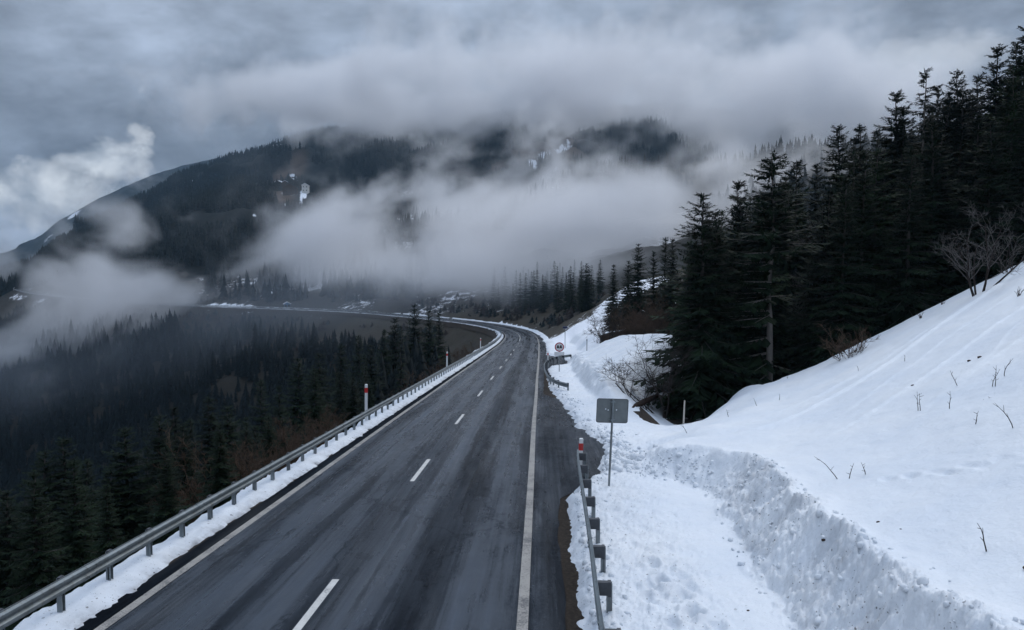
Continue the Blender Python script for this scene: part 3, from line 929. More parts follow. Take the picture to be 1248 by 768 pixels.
def right_gap(u, an, rs):                                    # open, bare right-hand side of the lone trunk's lower half
    return u < .62 and (abs(math.atan2(math.sin(an - .2), math.cos(an - .2))) < 1.25 and rs.rand() < .93 or (abs(math.atan2(math.sin(an + 1.6), math.cos(an + 1.6))) < .9 and rs.rand() < .9))
def sparse_gap(u, an, rs):
    return rs.rand() < (.45 if u > .55 else .05)
NEAR = [spruce_meshes('spruce', 11 + i, 16.0, rm, wh, pr, nd, M['needles'], M['bark'], taper=tp, ragged=rg, bare=br)
        for i, (rm, wh, pr, nd, tp, rg, br) in enumerate([(3.9, 38, 9, 8, .72, .28, .03), (3.5, 40, 9, 8, .78, .3, .04), (4.3, 36, 9, 9, .66, .3, .03), (3.1, 40, 8, 7, .72, .35, .06), (3.7, 40, 9, 8, .85, .28, .03)])]
NEARG = [spruce_meshes('spruce', 41 + i, 16.0, rm, 34, 9, 8, M['needles_green'], M['bark'], taper=tp, ragged=.4, bare=.03) for i, (rm, tp) in enumerate([(3.4, .62), (4.4, .8)])]
OPENT = spruce_meshes('spruce', 31, 16.0, 4.4, 36, 9, 9, M['needles'], M['bark_grey'], trunk_r=.014, taper=.62, ragged=.35, bare=.10, gap=right_gap)
SPARSE = spruce_meshes('spruce', 35, 16.0, 3.6, 38, 8, 7, M['needles'], M['bark_grey'], trunk_r=.012, taper=.75, ragged=.45, bare=.08, gap=sparse_gap)
GREEN = spruce_meshes('spruce', 36, 16.0, 4.2, 34, 9, 8, M['needles_green'], M['bark'], taper=.7, ragged=.25, bare=.03)
MID = [spruce_meshes('spruce', 51 + i, 16.0, rm, 24, 6, 3, M['needles'], M['bark'], taper=tp, ragged=.3, sprig=1.35, wide=1.5, bare=.06)
       for i, (rm, tp) in enumerate([(2.6, .85), (3.1, .75), (2.2, .95), (2.8, 1.0)])]

def put_spruce(kit, x, y, h, label, group=None, fat=1.0, rz=None, lean=0.0, zg=None):
    crown, trunk, h0 = kit
    z = ground_z(x, y) if zg is None else zg
    o = empty('spruce', (x, y, z - .1), label, 'spruce', group, random.uniform(0, 6.28) if rz is None else rz)
    s = h / h0
    o.scale = (s * fat, s * fat, s)
    o.rotation_euler[0] = lean
    link(bpy.data.objects.new('trunk', trunk), o); link(bpy.data.objects.new('crown', crown), o)
    return o

def put_at(kit, px, top, D, label, group=None, fat=1.0, rz=None):
    q = P(px, top, D)
    z = ground_z(q[0], q[1])
    return put_spruce(kit, q[0], q[1], max(2.0, q[2] - z + .1), label, group, fat, rz, 0, z)

GR = 'spruces in the dark forest on the right slope'
GL = 'spruces growing below the road on the left'
GF = 'spruces beyond the bend'
NAMED_R = [
    (856, 235, 46, 0, 1.2, 'broad dark spruce at the left front corner of the right forest, boughs reaching the ground'),
    (901, 218, 56, 1, 1.0, 'slim-topped dark spruce just behind the broad corner spruce of the right forest'),
    (972, 194, 62, 3, 1.0, 'dark spruce whose tip shows just right of the spruce with the bare grey trunk'),
    (995, 199, 66, 4, .9, 'short dark spruce top in the dip of the forest skyline above the bare birch'),
    (1022, 153, 62, 0, .95, 'pointed dark spruce rising above the bare grey deciduous tree in the forest edge'),
    (1048, 151, 64, 1, .9, 'twin of the pointed spruce above the bare tree, standing on its right'),
    (1069, 156, 66, 3, .9, 'thin dark spruce between the pointed pair and the tall ragged spruces of the right forest'),
    (1093, 112, 58, 2, .85, 'tall full dark spruce just left of the thin spruce with a bare ragged top'),
    (1143, 104, 62, 4, .9, 'dark spruce leaning its tip against the right side of the ragged bare-topped spruce'),
    (1167, 86, 58, 0, .85, 'tall bushy dark spruce behind the bare multi-stemmed shrub on the slope'),
    (1193, 89, 61, 1, .8, 'dark spruce between the two tallest pointed tops at the right end of the forest'),
    (1216, 57, 57, 2, .85, 'tallest wholly visible spruce near the right border, with a narrow pointed top'),
    (1240, 52, 60, 3, .9, 'narrow spruce touching the tallest one on its right, near the right border'),
    (1252, 30, 55, 0, .95, 'spruce cut by the right border whose top reaches highest in the picture'),
    (820, 290, 80, 1, .9, 'dark spruce top peeping out left of the broad corner spruce'),
    (811, 288, 92, 3, .9, 'second of the close pair of tops left of the broad corner spruce'),
    (797, 306, 88, 4, .9, 'small dark spruce between the close pair and the lone pointed one above the brown brush'),
    (778, 297, 96, 0, 1.0, 'pointed dark spruce standing above the brown leafless brush right of the bend'),
    (766, 318, 100, 2, .9, 'lower dark spruce touching the left side of the pointed one above the brown brush'),
    (748, 322, 112, 1, 1.05, 'dark spruce at the left end of the right forest beside the upper snowfield'),
    (715, 321, 170, 0, 1.15, 'lone dark spruce standing on the snow crest beyond the bend'),
]
for px, top, D, k, fat, lab in NAMED_R:
    put_at(NEAR[k], px, top, D, lab, GR, fat)
put_at(OPENT, 943, 184, 46.5, 'big spruce with a bare grey trunk exposed on its lower right side', GR, 1.1, .25)
put_at(SPARSE, 1128, 82, 55, 'tall thin spruce with a ragged see-through top above the right forest', GR, .85)
put_at(GREEN, 1098, 262, 45.5, 'lighter green bushy spruce at the foot of the right forest above the smooth snow', GR, .8)
put_at(NEAR[2], 1000, 300, 53, 'half-height dark spruce in the forest edge behind the dry brown shrub', GR, 1.0)
put_at(NEAR[0], 1060, 300, 49, 'small dark spruce in the forest edge just left of the lighter green spruce', GR, .9)

ENV_R = [(715, 330), (735, 345), (748, 330), (778, 305), (800, 312), (820, 300), (845, 262), (862, 245), (885, 245), (901, 226), (922, 235), (942, 192), (960, 210), (972, 200), (990, 208), (1010, 190), (1022, 165), (1048, 162), (1069, 166), (1080, 150), (1093, 125), (1110, 135), (1127, 110), (1150, 112), (1167, 96), (1193, 98), (1216, 72), (1240, 62), (1262, 40), (1400, 0)]
rs_ = random.Random(21)
taken = []
n = 0; tries = 0
while n < 100 and tries < 8000:
    tries += 1
    D = 45 + (rs_.random()**1.5) * 45
    px = rs_.uniform(750, 1300)
    x = (px - CX) / FPX * D; y = D - .28
    if x < forest_edge(D) + (2.0 if D < 60 else 1.0) or x > 72: continue
    if D < 48 and px < 850: continue
    if 915 < px < 1000 and D < 52: continue
    if min([math.hypot(x - a, y - b) for a, b in taken] or [99]) < 2.2: continue
    top_lim = np.interp(px, [e[0] for e in ENV_R], [e[1] for e in ENV_R]) + rs_.uniform(2, 60)
    z = ground_z(x, y)
    hmax = P(px, top_lim, D)[2] - z
    if hmax < 4.5: continue
    h = min(hmax, rs_.uniform(15, 24))
    taken.append((x, y)); n += 1
    put_spruce(rs_.choice((NEAR + NEARG) if D < 75 else NEAR + MID), x, y, h, 'dark spruce standing inside the dense forest on the slope right of the road', GR, rs_.uniform(.9, 1.15), None, 0, z)
print('right forest', n)

NAMED_L = [
    (54, 549, 46, 0, 'slender dark spruce left of the tallest left-hand one, below the guardrail'),
    (79, 531, 47, 1, 'dark spruce with the tallest top near the left border, below the guardrail'),
    (105, 559, 45, 3, 'lower dark spruce just right of the tallest spruce near the left border'),
    (152, 522, 50, 2, 'full dark spruce standing alone between two groups of tops left of the road'),
    (194, 506, 52, 0, 'dark spruce, left one of the trio of tops above the middle of the left guardrail'),
    (212, 496, 56, 4, 'dark spruce, middle one of the trio of tops above the middle of the left guardrail'),
    (231, 510, 55, 3, 'dark spruce filling the gap right of the trio above the left guardrail'),
    (255, 483, 58, 1, 'broad dark spruce with the pointed top behind the bare bush at the left guardrail'),
    (277, 495, 57, 2, 'dark spruce leaning into the broad one behind the bare bush at the left guardrail'),
    (300, 520, 54, 0, 'low dark spruce directly above the bare bushes beside the left guardrail'),
    (8, 598, 40, 2, 'nearest dark spruce at the left border, mostly a black mass'),
    (505, 371, 128, 0, 'tall dark spruce, highest in the clump left of the bend'),
    (523, 377, 126, 1, 'dark spruce, middle one of the clump left of the bend'),
    (535, 380, 130, 3, 'dark spruce at the right end of the clump left of the bend'),
    (481, 388, 122, 2, 'full dark spruce at the left of the clump beside the bend'),
    (468, 402, 118, 4, 'small dark spruce in front of the clump beside the bend'),
    (452, 420, 105, 0, 'dark spruce down the slope left of the clump beside the bend'),
    (437, 408, 120, 3, 'thin greyish spruce left of the clump beside the bend'),
    (416, 419, 100, 1, 'dark spruce whose top stands out half way up the left tree line'),
    (389, 431, 95, 2, 'broad dark spruce in the middle of the left tree line'),
    (363, 436, 92, 0, 'pointed dark spruce left of the broad one in the left tree line'),
    (340, 470, 80, 4, 'dark spruce in the dip of the left tree line above the brown bushes'),
    (318, 462, 86, 3, 'slim dark spruce in the left tree line above the bare bushes'),
]
for px, top, D, k, lab in NAMED_L:
    put_at(NEAR[k], px, top, D, lab, GL, 1.1 if D < 70 else 1.0)
ENV_L = [(-150, 640), (0, 605), (30, 580), (54, 556), (79, 540), (105, 566), (130, 560), (152, 530), (175, 540), (194, 514), (255, 492), (277, 503), (300, 500), (340, 480), (363, 446), (389, 440), (416, 428), (452, 425), (481, 396), (505, 381), (535, 390), (560, 420)]
taken = []
n = tries = 0
while n < 84 and tries < 14000:
    tries += 1
    D = 30 + (rs_.random()**1.2) * 80
    px = rs_.uniform(-120, 545)
    x = (px - CX) / FPX * D; y = D - .28
    s, t, zr = locate([x], [y]); s = s[0]
    if s > -10.5: continue
    if min([math.hypot(x - a, y - b) for a, b in taken] or [99]) < 2.6: continue
    z = ground_z(x, y)
    top_lim = np.interp(px, [e[0] for e in ENV_L], [e[1] for e in ENV_L]) + rs_.uniform(0, 70)
    hmax = P(px, top_lim, D)[2] - z
    if hmax < 4 or hmax > 45: continue
    h = min(hmax, rs_.uniform(14, 23))
    if proj([x, y, z + h])[1] > 800: continue
    taken.append((x, y)); n += 1
    put_spruce(rs_.choice(NEAR if D < 80 else MID), x, y, h, 'dark spruce in the crowded woods on the steep bank below the left guardrail', GL, rs_.uniform(.9, 1.15), None, 0, z)
print('left woods', n)

# trees beyond the bend, between the snowfield and the foggy meadow
n = tries = 0; taken = []
FARZ = [(640, 735, 175, 250, 324), (600, 700, 230, 330, 330), (645, 725, 190, 250, 332)]
while n < 52 and tries < 6000:
    tries += 1
    a, b, d0, d1, lim = FARZ[tries % 3]
    px = rs_.uniform(a, b); D = rs_.uniform(d0, d1)
    q = P(px, 380, D); x, y = q[0], q[1]
    s, t, zr = locate([x], [y])
    if s[0] < 16: continue
    if min([math.hypot(x - u, y - v) for u, v in taken] or [99]) < 3: continue
    z = ground_z(x, y); h = rs_.uniform(9, 16)
    if proj([x, y, z + h])[1] < lim - 12 + 25 * rs_.random(): continue
    taken.append((x, y)); n += 1
    put_spruce(rs_.choice(MID), x, y, h, 'small dark spruce on the brown slope beyond the bend, fading into fog', GF, rs_.uniform(.85, 1.15), None, 0, z)
print('beyond bend', n)

# ------------------------------------------------------------------ leafless trees and scrub
def bare_tree(seed, h, stems, spread, levels, r0, mat, mat2, droop=0.0, dense=1.0):
    rs = random.Random(seed)
    tr = MB(); cr = MB()
    def grow(p, d, L, r, lv, mb):
        n = 4 if lv < 2 else 3
        pts = [p]; rad = [r]; dd = Vector(d)
        for i in range(n):
            dd = (dd + Vector((rs.uniform(-.22, .22), rs.uniform(-.22, .22), rs.uniform(-.1, .2) - droop * lv * .1))).normalized()
            pts.append(pts[-1] + dd * L / n); rad.append(r * (1 - .62 * (i + 1) / n))
        (tr if lv == 0 else cr).tube(pts, rad, 6 if lv == 0 else (4 if lv == 1 else 3), False)
        if lv >= levels: return
        k = int(round(rs.uniform(5, 8) * dense))
        for i in range(k):
            q = rs.uniform(.3, 1.0) if lv else rs.uniform(.3, 1.0)
            j = min(int(q * n), n - 1); f = q * n - j
            bp = pts[j].lerp(pts[j + 1], f)
            ax = (pts[j + 1] - pts[j]).normalized()
            side = Vector((rs.uniform(-1, 1), rs.uniform(-1, 1), rs.uniform(-.3, .7))); side = (side - ax * side.dot(ax)).normalized()
            nd = (ax * rs.uniform(.55, 1.0) + side * rs.uniform(.55, 1.0)).normalized()
            grow(bp, nd, L * rs.uniform(.34, .54), max(.009, r * (1 - .6 * q) * .6), lv + 1, mb)
    for s in range(stems):
        a = 6.283 * s / stems + rs.uniform(-.5, .5)
        lean = spread * rs.uniform(.5, 1.2) if stems > 1 else spread * .3
        grow(Vector((.12 * math.cos(a), .12 * math.sin(a), -.25)) * (1 if stems > 1 else 0) + Vector((0, 0, -.2)), Vector((math.cos(a) * lean, math.sin(a) * lean, 1)).normalized(), h * rs.uniform(.7, .95) * (1 if s == 0 else rs.uniform(.65, 1)), r0 * rs.uniform(.7, 1.0), 0, tr)
    return tr.mesh('bare_trunk', mat, True), cr.mesh('bare_branches', mat2, True), h
def put_bare(name, kit, x, y, h, label, cat, group=None, rz=0.0, lean=(0, 0), fat=1.0, zoff=0.0, parts=('trunk', 'branches')):
    o = empty(name, (x, y, ground_z(x, y) + zoff), label, cat, group, rz)
    s = h / kit[2]; o.scale = (s * fat, s * fat, s); o.rotation_euler = (lean[0], lean[1], rz)
    link(bpy.data.objects.new(parts[0], kit[0]), o); link(bpy.data.objects.new(parts[1], kit[1]), o)
    return o
def at_px(px, D):
    return (px - CX) / FPX * D, D - .28
SHR = bare_tree(3, 5.2, 6, .55, 3, .06, M['twig_dark'], M['twig'], 0, .72)
SHR2 = bare_tree(4, 3.0, 7, .6, 2, .035, M['twig_dark'], M['twig'], 0, .8)
BRT = bare_tree(5, 9, 1, .2, 3, .14, M['twig'], M['twig'], .1, 1.3)
BRT2 = bare_tree(8, 7, 4, .6, 3, .08, M['twig_dark'], M['twig_dark'], .35, 1.25)
BUSH = [bare_tree(12 + i, 3.0, 9, .8, 3, .03, M['twig_brown'], M['twig_brown'], 0, .9) for i in range(3)]
DRYB = bare_tree(22, 1.8, 10, .7, 2, .014, M['twig_dark'], M['twig_brown'], 0, 1.0)
DRYW = bare_tree(23, 1.2, 12, .7, 2, .014, M['twig_brown'], M['dry'], 0, 1.1)
x, y = at_px(1188, 36.5); put_bare('bare_shrub', SHR, x, y, 5.6, 'big leafless grey shrub with several stems standing on the snow slope before the forest', 'shrub', None, .4)
x, y = at_px(1226, 39); put_bare('bare_shrub', SHR2, x, y, 3.2, 'smaller leafless shrub right of the big one on the snow slope', 'shrub', None, 1.0)
x, y = at_px(1032, 37); put_bare('dry_shrub', DRYB, x, y, 2.4, 'low brown dry shrub half buried at the snow edge below the forest', 'shrub', None, 0)
x, y = at_px(1003, 46); put_bare('dry_shrub', DRYW, x, y, 1.2, 'pale brown dry weeds at the foot of the exposed spruce trunk', 'shrub', None, 2)
x, y = at_px(1012, 52); put_bare('bare_tree', BRT, x, y, 10.0, 'leafless grey deciduous tree with a spreading top among the dark spruces', 'tree', None, 0, (0, 0), 1.2)
x, y = at_px(1040, 47); put_bare('bare_tree', BRT, x, y, 6.0, 'thin leafless sapling in front of the dark spruces, above the dry shrub', 'tree', None, 2.0, (0, 0), .7)
x, y = at_px(806, 44.0); put_bare('bare_tree', BRT2, x, y, 5.4, 'leafless dark tree with hanging branches leaning out over the snow left of the corner spruce', 'tree', None, .25, (0, -.38), 1.35)
x, y = at_px(740, 88); put_bare('bare_tree', BRT2, x, y, 5.2, 'small leafless tree on the upper snowfield at the left end of the forest', 'tree', None, .4, (0, -.1), 1.1)
for i, (px, D, h, lab) in enumerate([(790, 80, 5.5, 'brown leafless brush in front of the pointed spruce, above the round traffic sign'), (770, 86, 5.0, 'brown leafless brush on the snowfield edge left of the larger brush'), (808, 74, 4.5, 'brown leafless brush tucked against the left side of the corner spruce'),
                                     (755, 96, 4.0, 'low brown brush at the left end of the right forest'), (738, 93, 3.2, 'smallest brown brush, by the leafless tree on the upper snowfield'), (776, 79, 3.4, 'brown brush low down in front of the two larger brown ones')]):
    x, y = at_px(px, D); put_bare('brown_brush', BUSH[i % 3], x, y, h, lab, 'brush', 'brown brush at the forest edge', i * 1.3)
LB = [(330, 44, 4.2), (352, 47, 4.6), (375, 50, 4.4), (255, 36, 4.6), (395, 58, 4.2), (420, 66, 4.6), (310, 40, 3.6), (445, 80, 4.0), (508, 100, 4.6), (522, 112, 5.0), (540, 122, 4.8), (556, 132, 5.0), (490, 96, 4.0), (570, 140, 4.4)]
for i, (px, D, h) in enumerate(LB):
    x, y = at_px(px, D)
    lab = 'brown leafless bush growing out of the bank just below the left guardrail' if D < 95 else 'brown leafless bush on the inside of the bend beside the spruce clump'
    put_bare('bare_bush', BUSH[i % 3], x, y, h, lab, 'bush', 'leafless bushes along the left guardrail' if D < 95 else 'leafless bushes inside the bend', i * .9, zoff=.3)

# ------------------------------------------------------------------ forests too far and too many to count
def far_spruce(rs, h, r, tiers, seg):
    V = []; F = []
    for k in range(tiers):
        z0 = h * (.06 + .88 * k / tiers); z1 = min(h, z0 + h * (1.9 / tiers) * .8)
        if k == tiers - 1: z1 = h
        rr = r * (1 - k / tiers)**.85
        b = len(V); a0 = rs.uniform(0, 6)
        for i in range(seg):
            a = a0 + 6.283 * i / seg
            q = rr * (rs.uniform(.75, 1.15) if i % 2 else rs.uniform(.35, .6))
            V.append((q * math.cos(a), q * math.sin(a), z0 - rs.uniform(0, .06) * h * (1 if i % 2 else -.4)))
        V.append((rs.uniform(-.05, .05) * r, rs.uniform(-.05, .05) * r, z1))
        for i in range(seg): F.append((b + i, b + (i + 1) % seg, b + seg))
    return np.array(V), np.array(F)
rsf = np.random.RandomState(77)
FKIT = [far_spruce(rsf, 1.0, rsf.uniform(.19, .26), 7, 12) for _ in range(6)]
FKIT_LO = [far_spruce(rsf, 1.0, rsf.uniform(.18, .25), 4, 7) for _ in range(5)]
def mass(name, pts, hs, kits, mat):
    V = []; F = []; b = 0
    for (p, h) in zip(pts, hs):
        v, f = kits[rsf.randint(len(kits))]
        a = rsf.uniform(0, 6.28); c, s_ = math.cos(a), math.sin(a)
        w = h * rsf.uniform(.85, 1.25)
        V.append(np.stack([p[0] + (v[:, 0] * c - v[:, 1] * s_) * w, p[1] + (v[:, 0] * s_ + v[:, 1] * c) * w, p[2] + v[:, 2] * h - .3], 1)); F.append(f + b); b += len(v)
    me = np_mesh(name, np.vstack(V), np.vstack(F), mat, False)
    o = link(bpy.data.objects.new(name, me)); o['kind'] = 'stuff'
    return o

def valley_forest():
    # steep slope below the road: everything on its downhill side beyond the counted trees
    N = 16000
    D = 95 + rsf.rand(N)**.8 * 445; px = rsf.uniform(-160, 620, N)
    x = (px - CX) / FPX * D; y = D - .28
    z, s, t, zr, _ = ground(x, y)
    nz = fbm(x * .02, y * .02, 3, 121)
    ok = (s < -14) & (nz > -1.1)
    ok &= ~((s > -26) & (t > 150) & (t < 240))            # open grass bank inside the bend
    h = rsf.uniform(3.5, 9, N) + 5 * np.clip(nz + .4, 0, 1) * rsf.rand(N) + 4 * (rsf.rand(N) < .12)
    ty = proj(np.stack([x, y, z + h], -1))[1]
    rd = np.interp(px, [-200, 0, 150, 300, 450, 620], [370, 366, 372, 379, 386, 408])
    ok &= ty > rd + 3 + 9 * rsf.rand(N) + 10 * fbm(px * .03, px * 0, 2, 127)
    ok &= (D > 250) | (rsf.rand(N) < .8)
    idx = np.where(ok)[0][:6400]
    mass('valley_forest', np.stack([x, y, z], -1)[idx], h[idx], FKIT, M['needles_far'])
    N = 14000
    D = 235 + rsf.rand(N)**1.2 * 600; px = rsf.uniform(250, 1150, N)
    x = (px - CX) / FPX * D; y = D - .28
    z, s, t, zr, _ = ground(x, y)
    nz = fbm(x * .02, y * .02, 3, 125)
    ok = (s > 16 + 14 * nz) & ((px < 515) | (s > 55 + 50 * nz) | (px > 900)) & (nz > -.5) & ((px < 560) | (px > 900) | (D > 360))
    idx = np.where(ok)[0][:5200]
    mass('foggy_forest', np.stack([x, y, z], -1)[idx], rsf.uniform(5, 14, len(idx)), FKIT_LO, M['needles_far'])
valley_forest()
def scrub():
    N = 26000
    D = rsf.uniform(170, 430, N); px = rsf.uniform(120, 735, N)
    x = (px - CX) / FPX * D; y = D - .28
    z, s, t, zr, _ = ground(x, y)
    nz = fbm(x * .06, y * .06, 3, 131)
    ok = (((s < -9.0) & (s > -30) & (t > 232)) | ((s > 8.5) & (s < 60) & (rsf.rand(N) < .3))) & (t > 150) & (nz > -.3)
    idx = np.where(ok)[0][:5000]
    kit = [(v * np.array([2.6, 2.6, 1.0]), f) for v, f in FKIT_LO]
    half = len(idx) // 2; p3 = np.stack([x, y, z], -1); hs = rsf.uniform(.5, 2.3, N) + 1.5 * (rsf.rand(N) < .12)
    mass('roadside_scrub', p3[idx[:half]], hs[idx[:half]], kit, M['twig_dark'])
    mass('roadside_scrub', p3[idx[half:]], hs[idx[half:]], kit, M['needles_far'])
scrub()
def forest_behind():
    N = 1500                                              # the crowded rows hidden in the shade behind the counted trees
    D = rsf.uniform(60, 135, N); px = rsf.uniform(760, 1330, N)
    x = (px - CX) / FPX * D; y = D - .28
    z, s, t, zr, _ = ground(x, y, True)
    h = rsf.uniform(9, 18, N)
    lim = np.interp(px, [e[0] for e in ENV_R], [e[1] for e in ENV_R]) + 14 + 60 * rsf.rand(N)
    ty = proj(np.stack([x, y, z + h], -1))[1]
    ok = (x > forest_edge(D) + 3) & (ty > lim) & (x < 80)
    idx = np.where(ok)[0][:260]
    kit = [far_spruce(rsf, 1.0, rsf.uniform(.17, .23), 12, 16) for _ in range(5)]
    mass('forest_interior', np.stack([x, y, z], -1)[idx], h[idx], kit, M['needles'])
forest_behind()

# ------------------------------------------------------------------ mountains
PX_TREES = []
def loft(name, base, crest, nu, nv, seed, amp, snow_spots, mead_spots, back=.35, snow0=.0):
    """hillside lofted from a foot line to a crest line, then falling away behind; lines are (photo px, py, depth)"""
    base = np.array(base, float); crest = np.array(crest, float)
    pxs = np.linspace(max(base[0, 0], crest[0, 0]), min(base[-1, 0], crest[-1, 0]), nu)
    def ln(L): return np.stack([P(px, np.interp(px, L[:, 0], L[:, 1]), np.interp(px, L[:, 0], L[:, 2])) for px in pxs])
    B, C = ln(base), ln(crest)
    v = np.linspace(0, 1 + back, nv)
    V = np.empty((nu, nv, 3))
    for j, t in enumerate(v):
        if t <= 1:
            V[:, j] = B * (1 - t) + C * t
            V[:, j, 2] += amp * .6 * math.sin(math.pi * t) 
        else:
            e = (t - 1)
            V[:, j, :2] = C[:, :2] + (C[:, :2] - B[:, :2]) * e
            V[:, j, 2] = C[:, 2] - (C[:, 2] - B[:, 2]) * e * 1.1
    n = fbm(V[..., 0] * .012 + seed, V[..., 1] * .012, 5, seed)
    win = np.sin(np.clip(v, 0, 1) * math.pi)[None, :] * .9 + .1
    V[..., 2] += amp * n * win
    px, py, _ = proj(V)
    snow = np.full((nu, nv), snow0); mead = np.zeros((nu, nv))
    for (cx, cy, rx, ry, rot) in snow_spots:
        c, s_ = math.cos(R(rot)), math.sin(R(rot))
        dx, dy = px - cx, py - cy
        r = np.hypot((dx * c + dy * s_) / rx, (-dx * s_ + dy * c) / ry)
        snow = np.maximum(snow, 1.1 - .6 * r)
    for (cx, cy, rx, ry, rot) in mead_spots:
        c, s_ = math.cos(R(rot)), math.sin(R(rot))
        dx, dy = px - cx, py - cy
        r = np.hypot((dx * c + dy * s_) / rx, (-dx * s_ + dy * c) / ry)
        mead = np.maximum(mead, np.clip(1.5 - r + .4 * n, 0, 1))
    me = np_mesh(name, V.reshape(-1, 3), grid_faces(nu, nv)[:, ::-1], M['mountain'], True, None, {'snow': snow.ravel(), 'meadow': mead.ravel()})
    struct(link(bpy.data.objects.new(name, me)))
    return V, v, px, py, snow, mead

SPUR_SNOW = [(345, 228, 7, 3, 0), (352, 236, 9, 2, 0), (370, 226, 4, 9, 0), (371, 238, 3, 5, 0), (385, 222, 16, 1.3, -8), (367, 243, 1.5, 14, 0), (347, 251, 2, 3, 0), (310, 262, 3, 2, 20), (338, 275, 2, 2, 0), (332, 285, 3, 3, 0), (230, 225, 8, 2.5, -10), (300, 245, 2, 1.5, 0), (55, 338, 7, 2.5, 5), (348, 352, 28, 1.3, -14), (378, 346, 13, 2.6, -8), (387, 340, 7, 1.3, -25)]
MAIN_SNOW = [(357, 214, 5, 2.2, 0), (338, 211, 5, 1.2, 0), (335, 178, 9, 1.5, -10), (660, 192, 16, 5, -28), (648, 201, 7, 7, 0), (685, 182, 12, 3, -20), (675, 207, 9, 2, -10), (665, 171, 3, 1.5, 0), (692, 172, 3, 2, 0), (232, 222, 7, 2, -10), (565, 175, 5, 1.2, 0), (595, 164, 5, 1, 0), (420, 195, 4, 1, 0)]
SPUR = loft('mountainside', [(-40, 372, 470), (60, 352, 500), (130, 352, 470), (200, 362, 420), (300, 362, 390), (400, 362, 370), (470, 362, 360)],
            [(-40, 352, 560), (40, 330, 640), (75, 298, 720), (110, 290, 760), (180, 262, 860), (235, 235, 930), (290, 222, 960), (330, 221, 980), (370, 224, 980), (420, 240, 960), (470, 262, 900)],
            300, 140, 5, 9, SPUR_SNOW, [(345, 240, 10, 6, 0), (390, 342, 60, 22, 0)])
MAIN = loft('mountainside', [(90, 330, 900), (200, 300, 960), (300, 280, 1000), (420, 300, 800), (560, 350, 560), (700, 352, 520), (860, 345, 560), (1100, 330, 700)],
            [(90, 282, 1300), (180, 240, 1450), (235, 208, 1520), (300, 186, 1600), (345, 170, 1680), (400, 158, 1750), (520, 148, 1800), (640, 138, 1850), (800, 130, 1850), (940, 140, 1800), (1100, 165, 1700)],
            330, 130, 17, 22, MAIN_SNOW, [(362, 205, 9, 16, 20), (345, 214, 14, 6, -20), (680, 178, 24, 16, -20), (640, 190, 14, 8, 0), (610, 205, 12, 6, 0)], snow0=.08)
FAR = loft('mountainside', [(-200, 345, 1900), (0, 335, 1900), (100, 325, 2000), (250, 300, 2100), (400, 280, 2200)],
           [(-200, 345, 2300), (-60, 330, 2350), (20, 308, 2400), (75, 268, 2500), (125, 240, 2600), (165, 220, 2700), (215, 203, 2800), (265, 192, 2900), (400, 170, 3000)],
           170, 60, 29, 30, [(90, 262, 10, 2, -35), (60, 290, 7, 1.5, -40), (105, 275, 4, 1.5, -30)], [], snow0=.26)

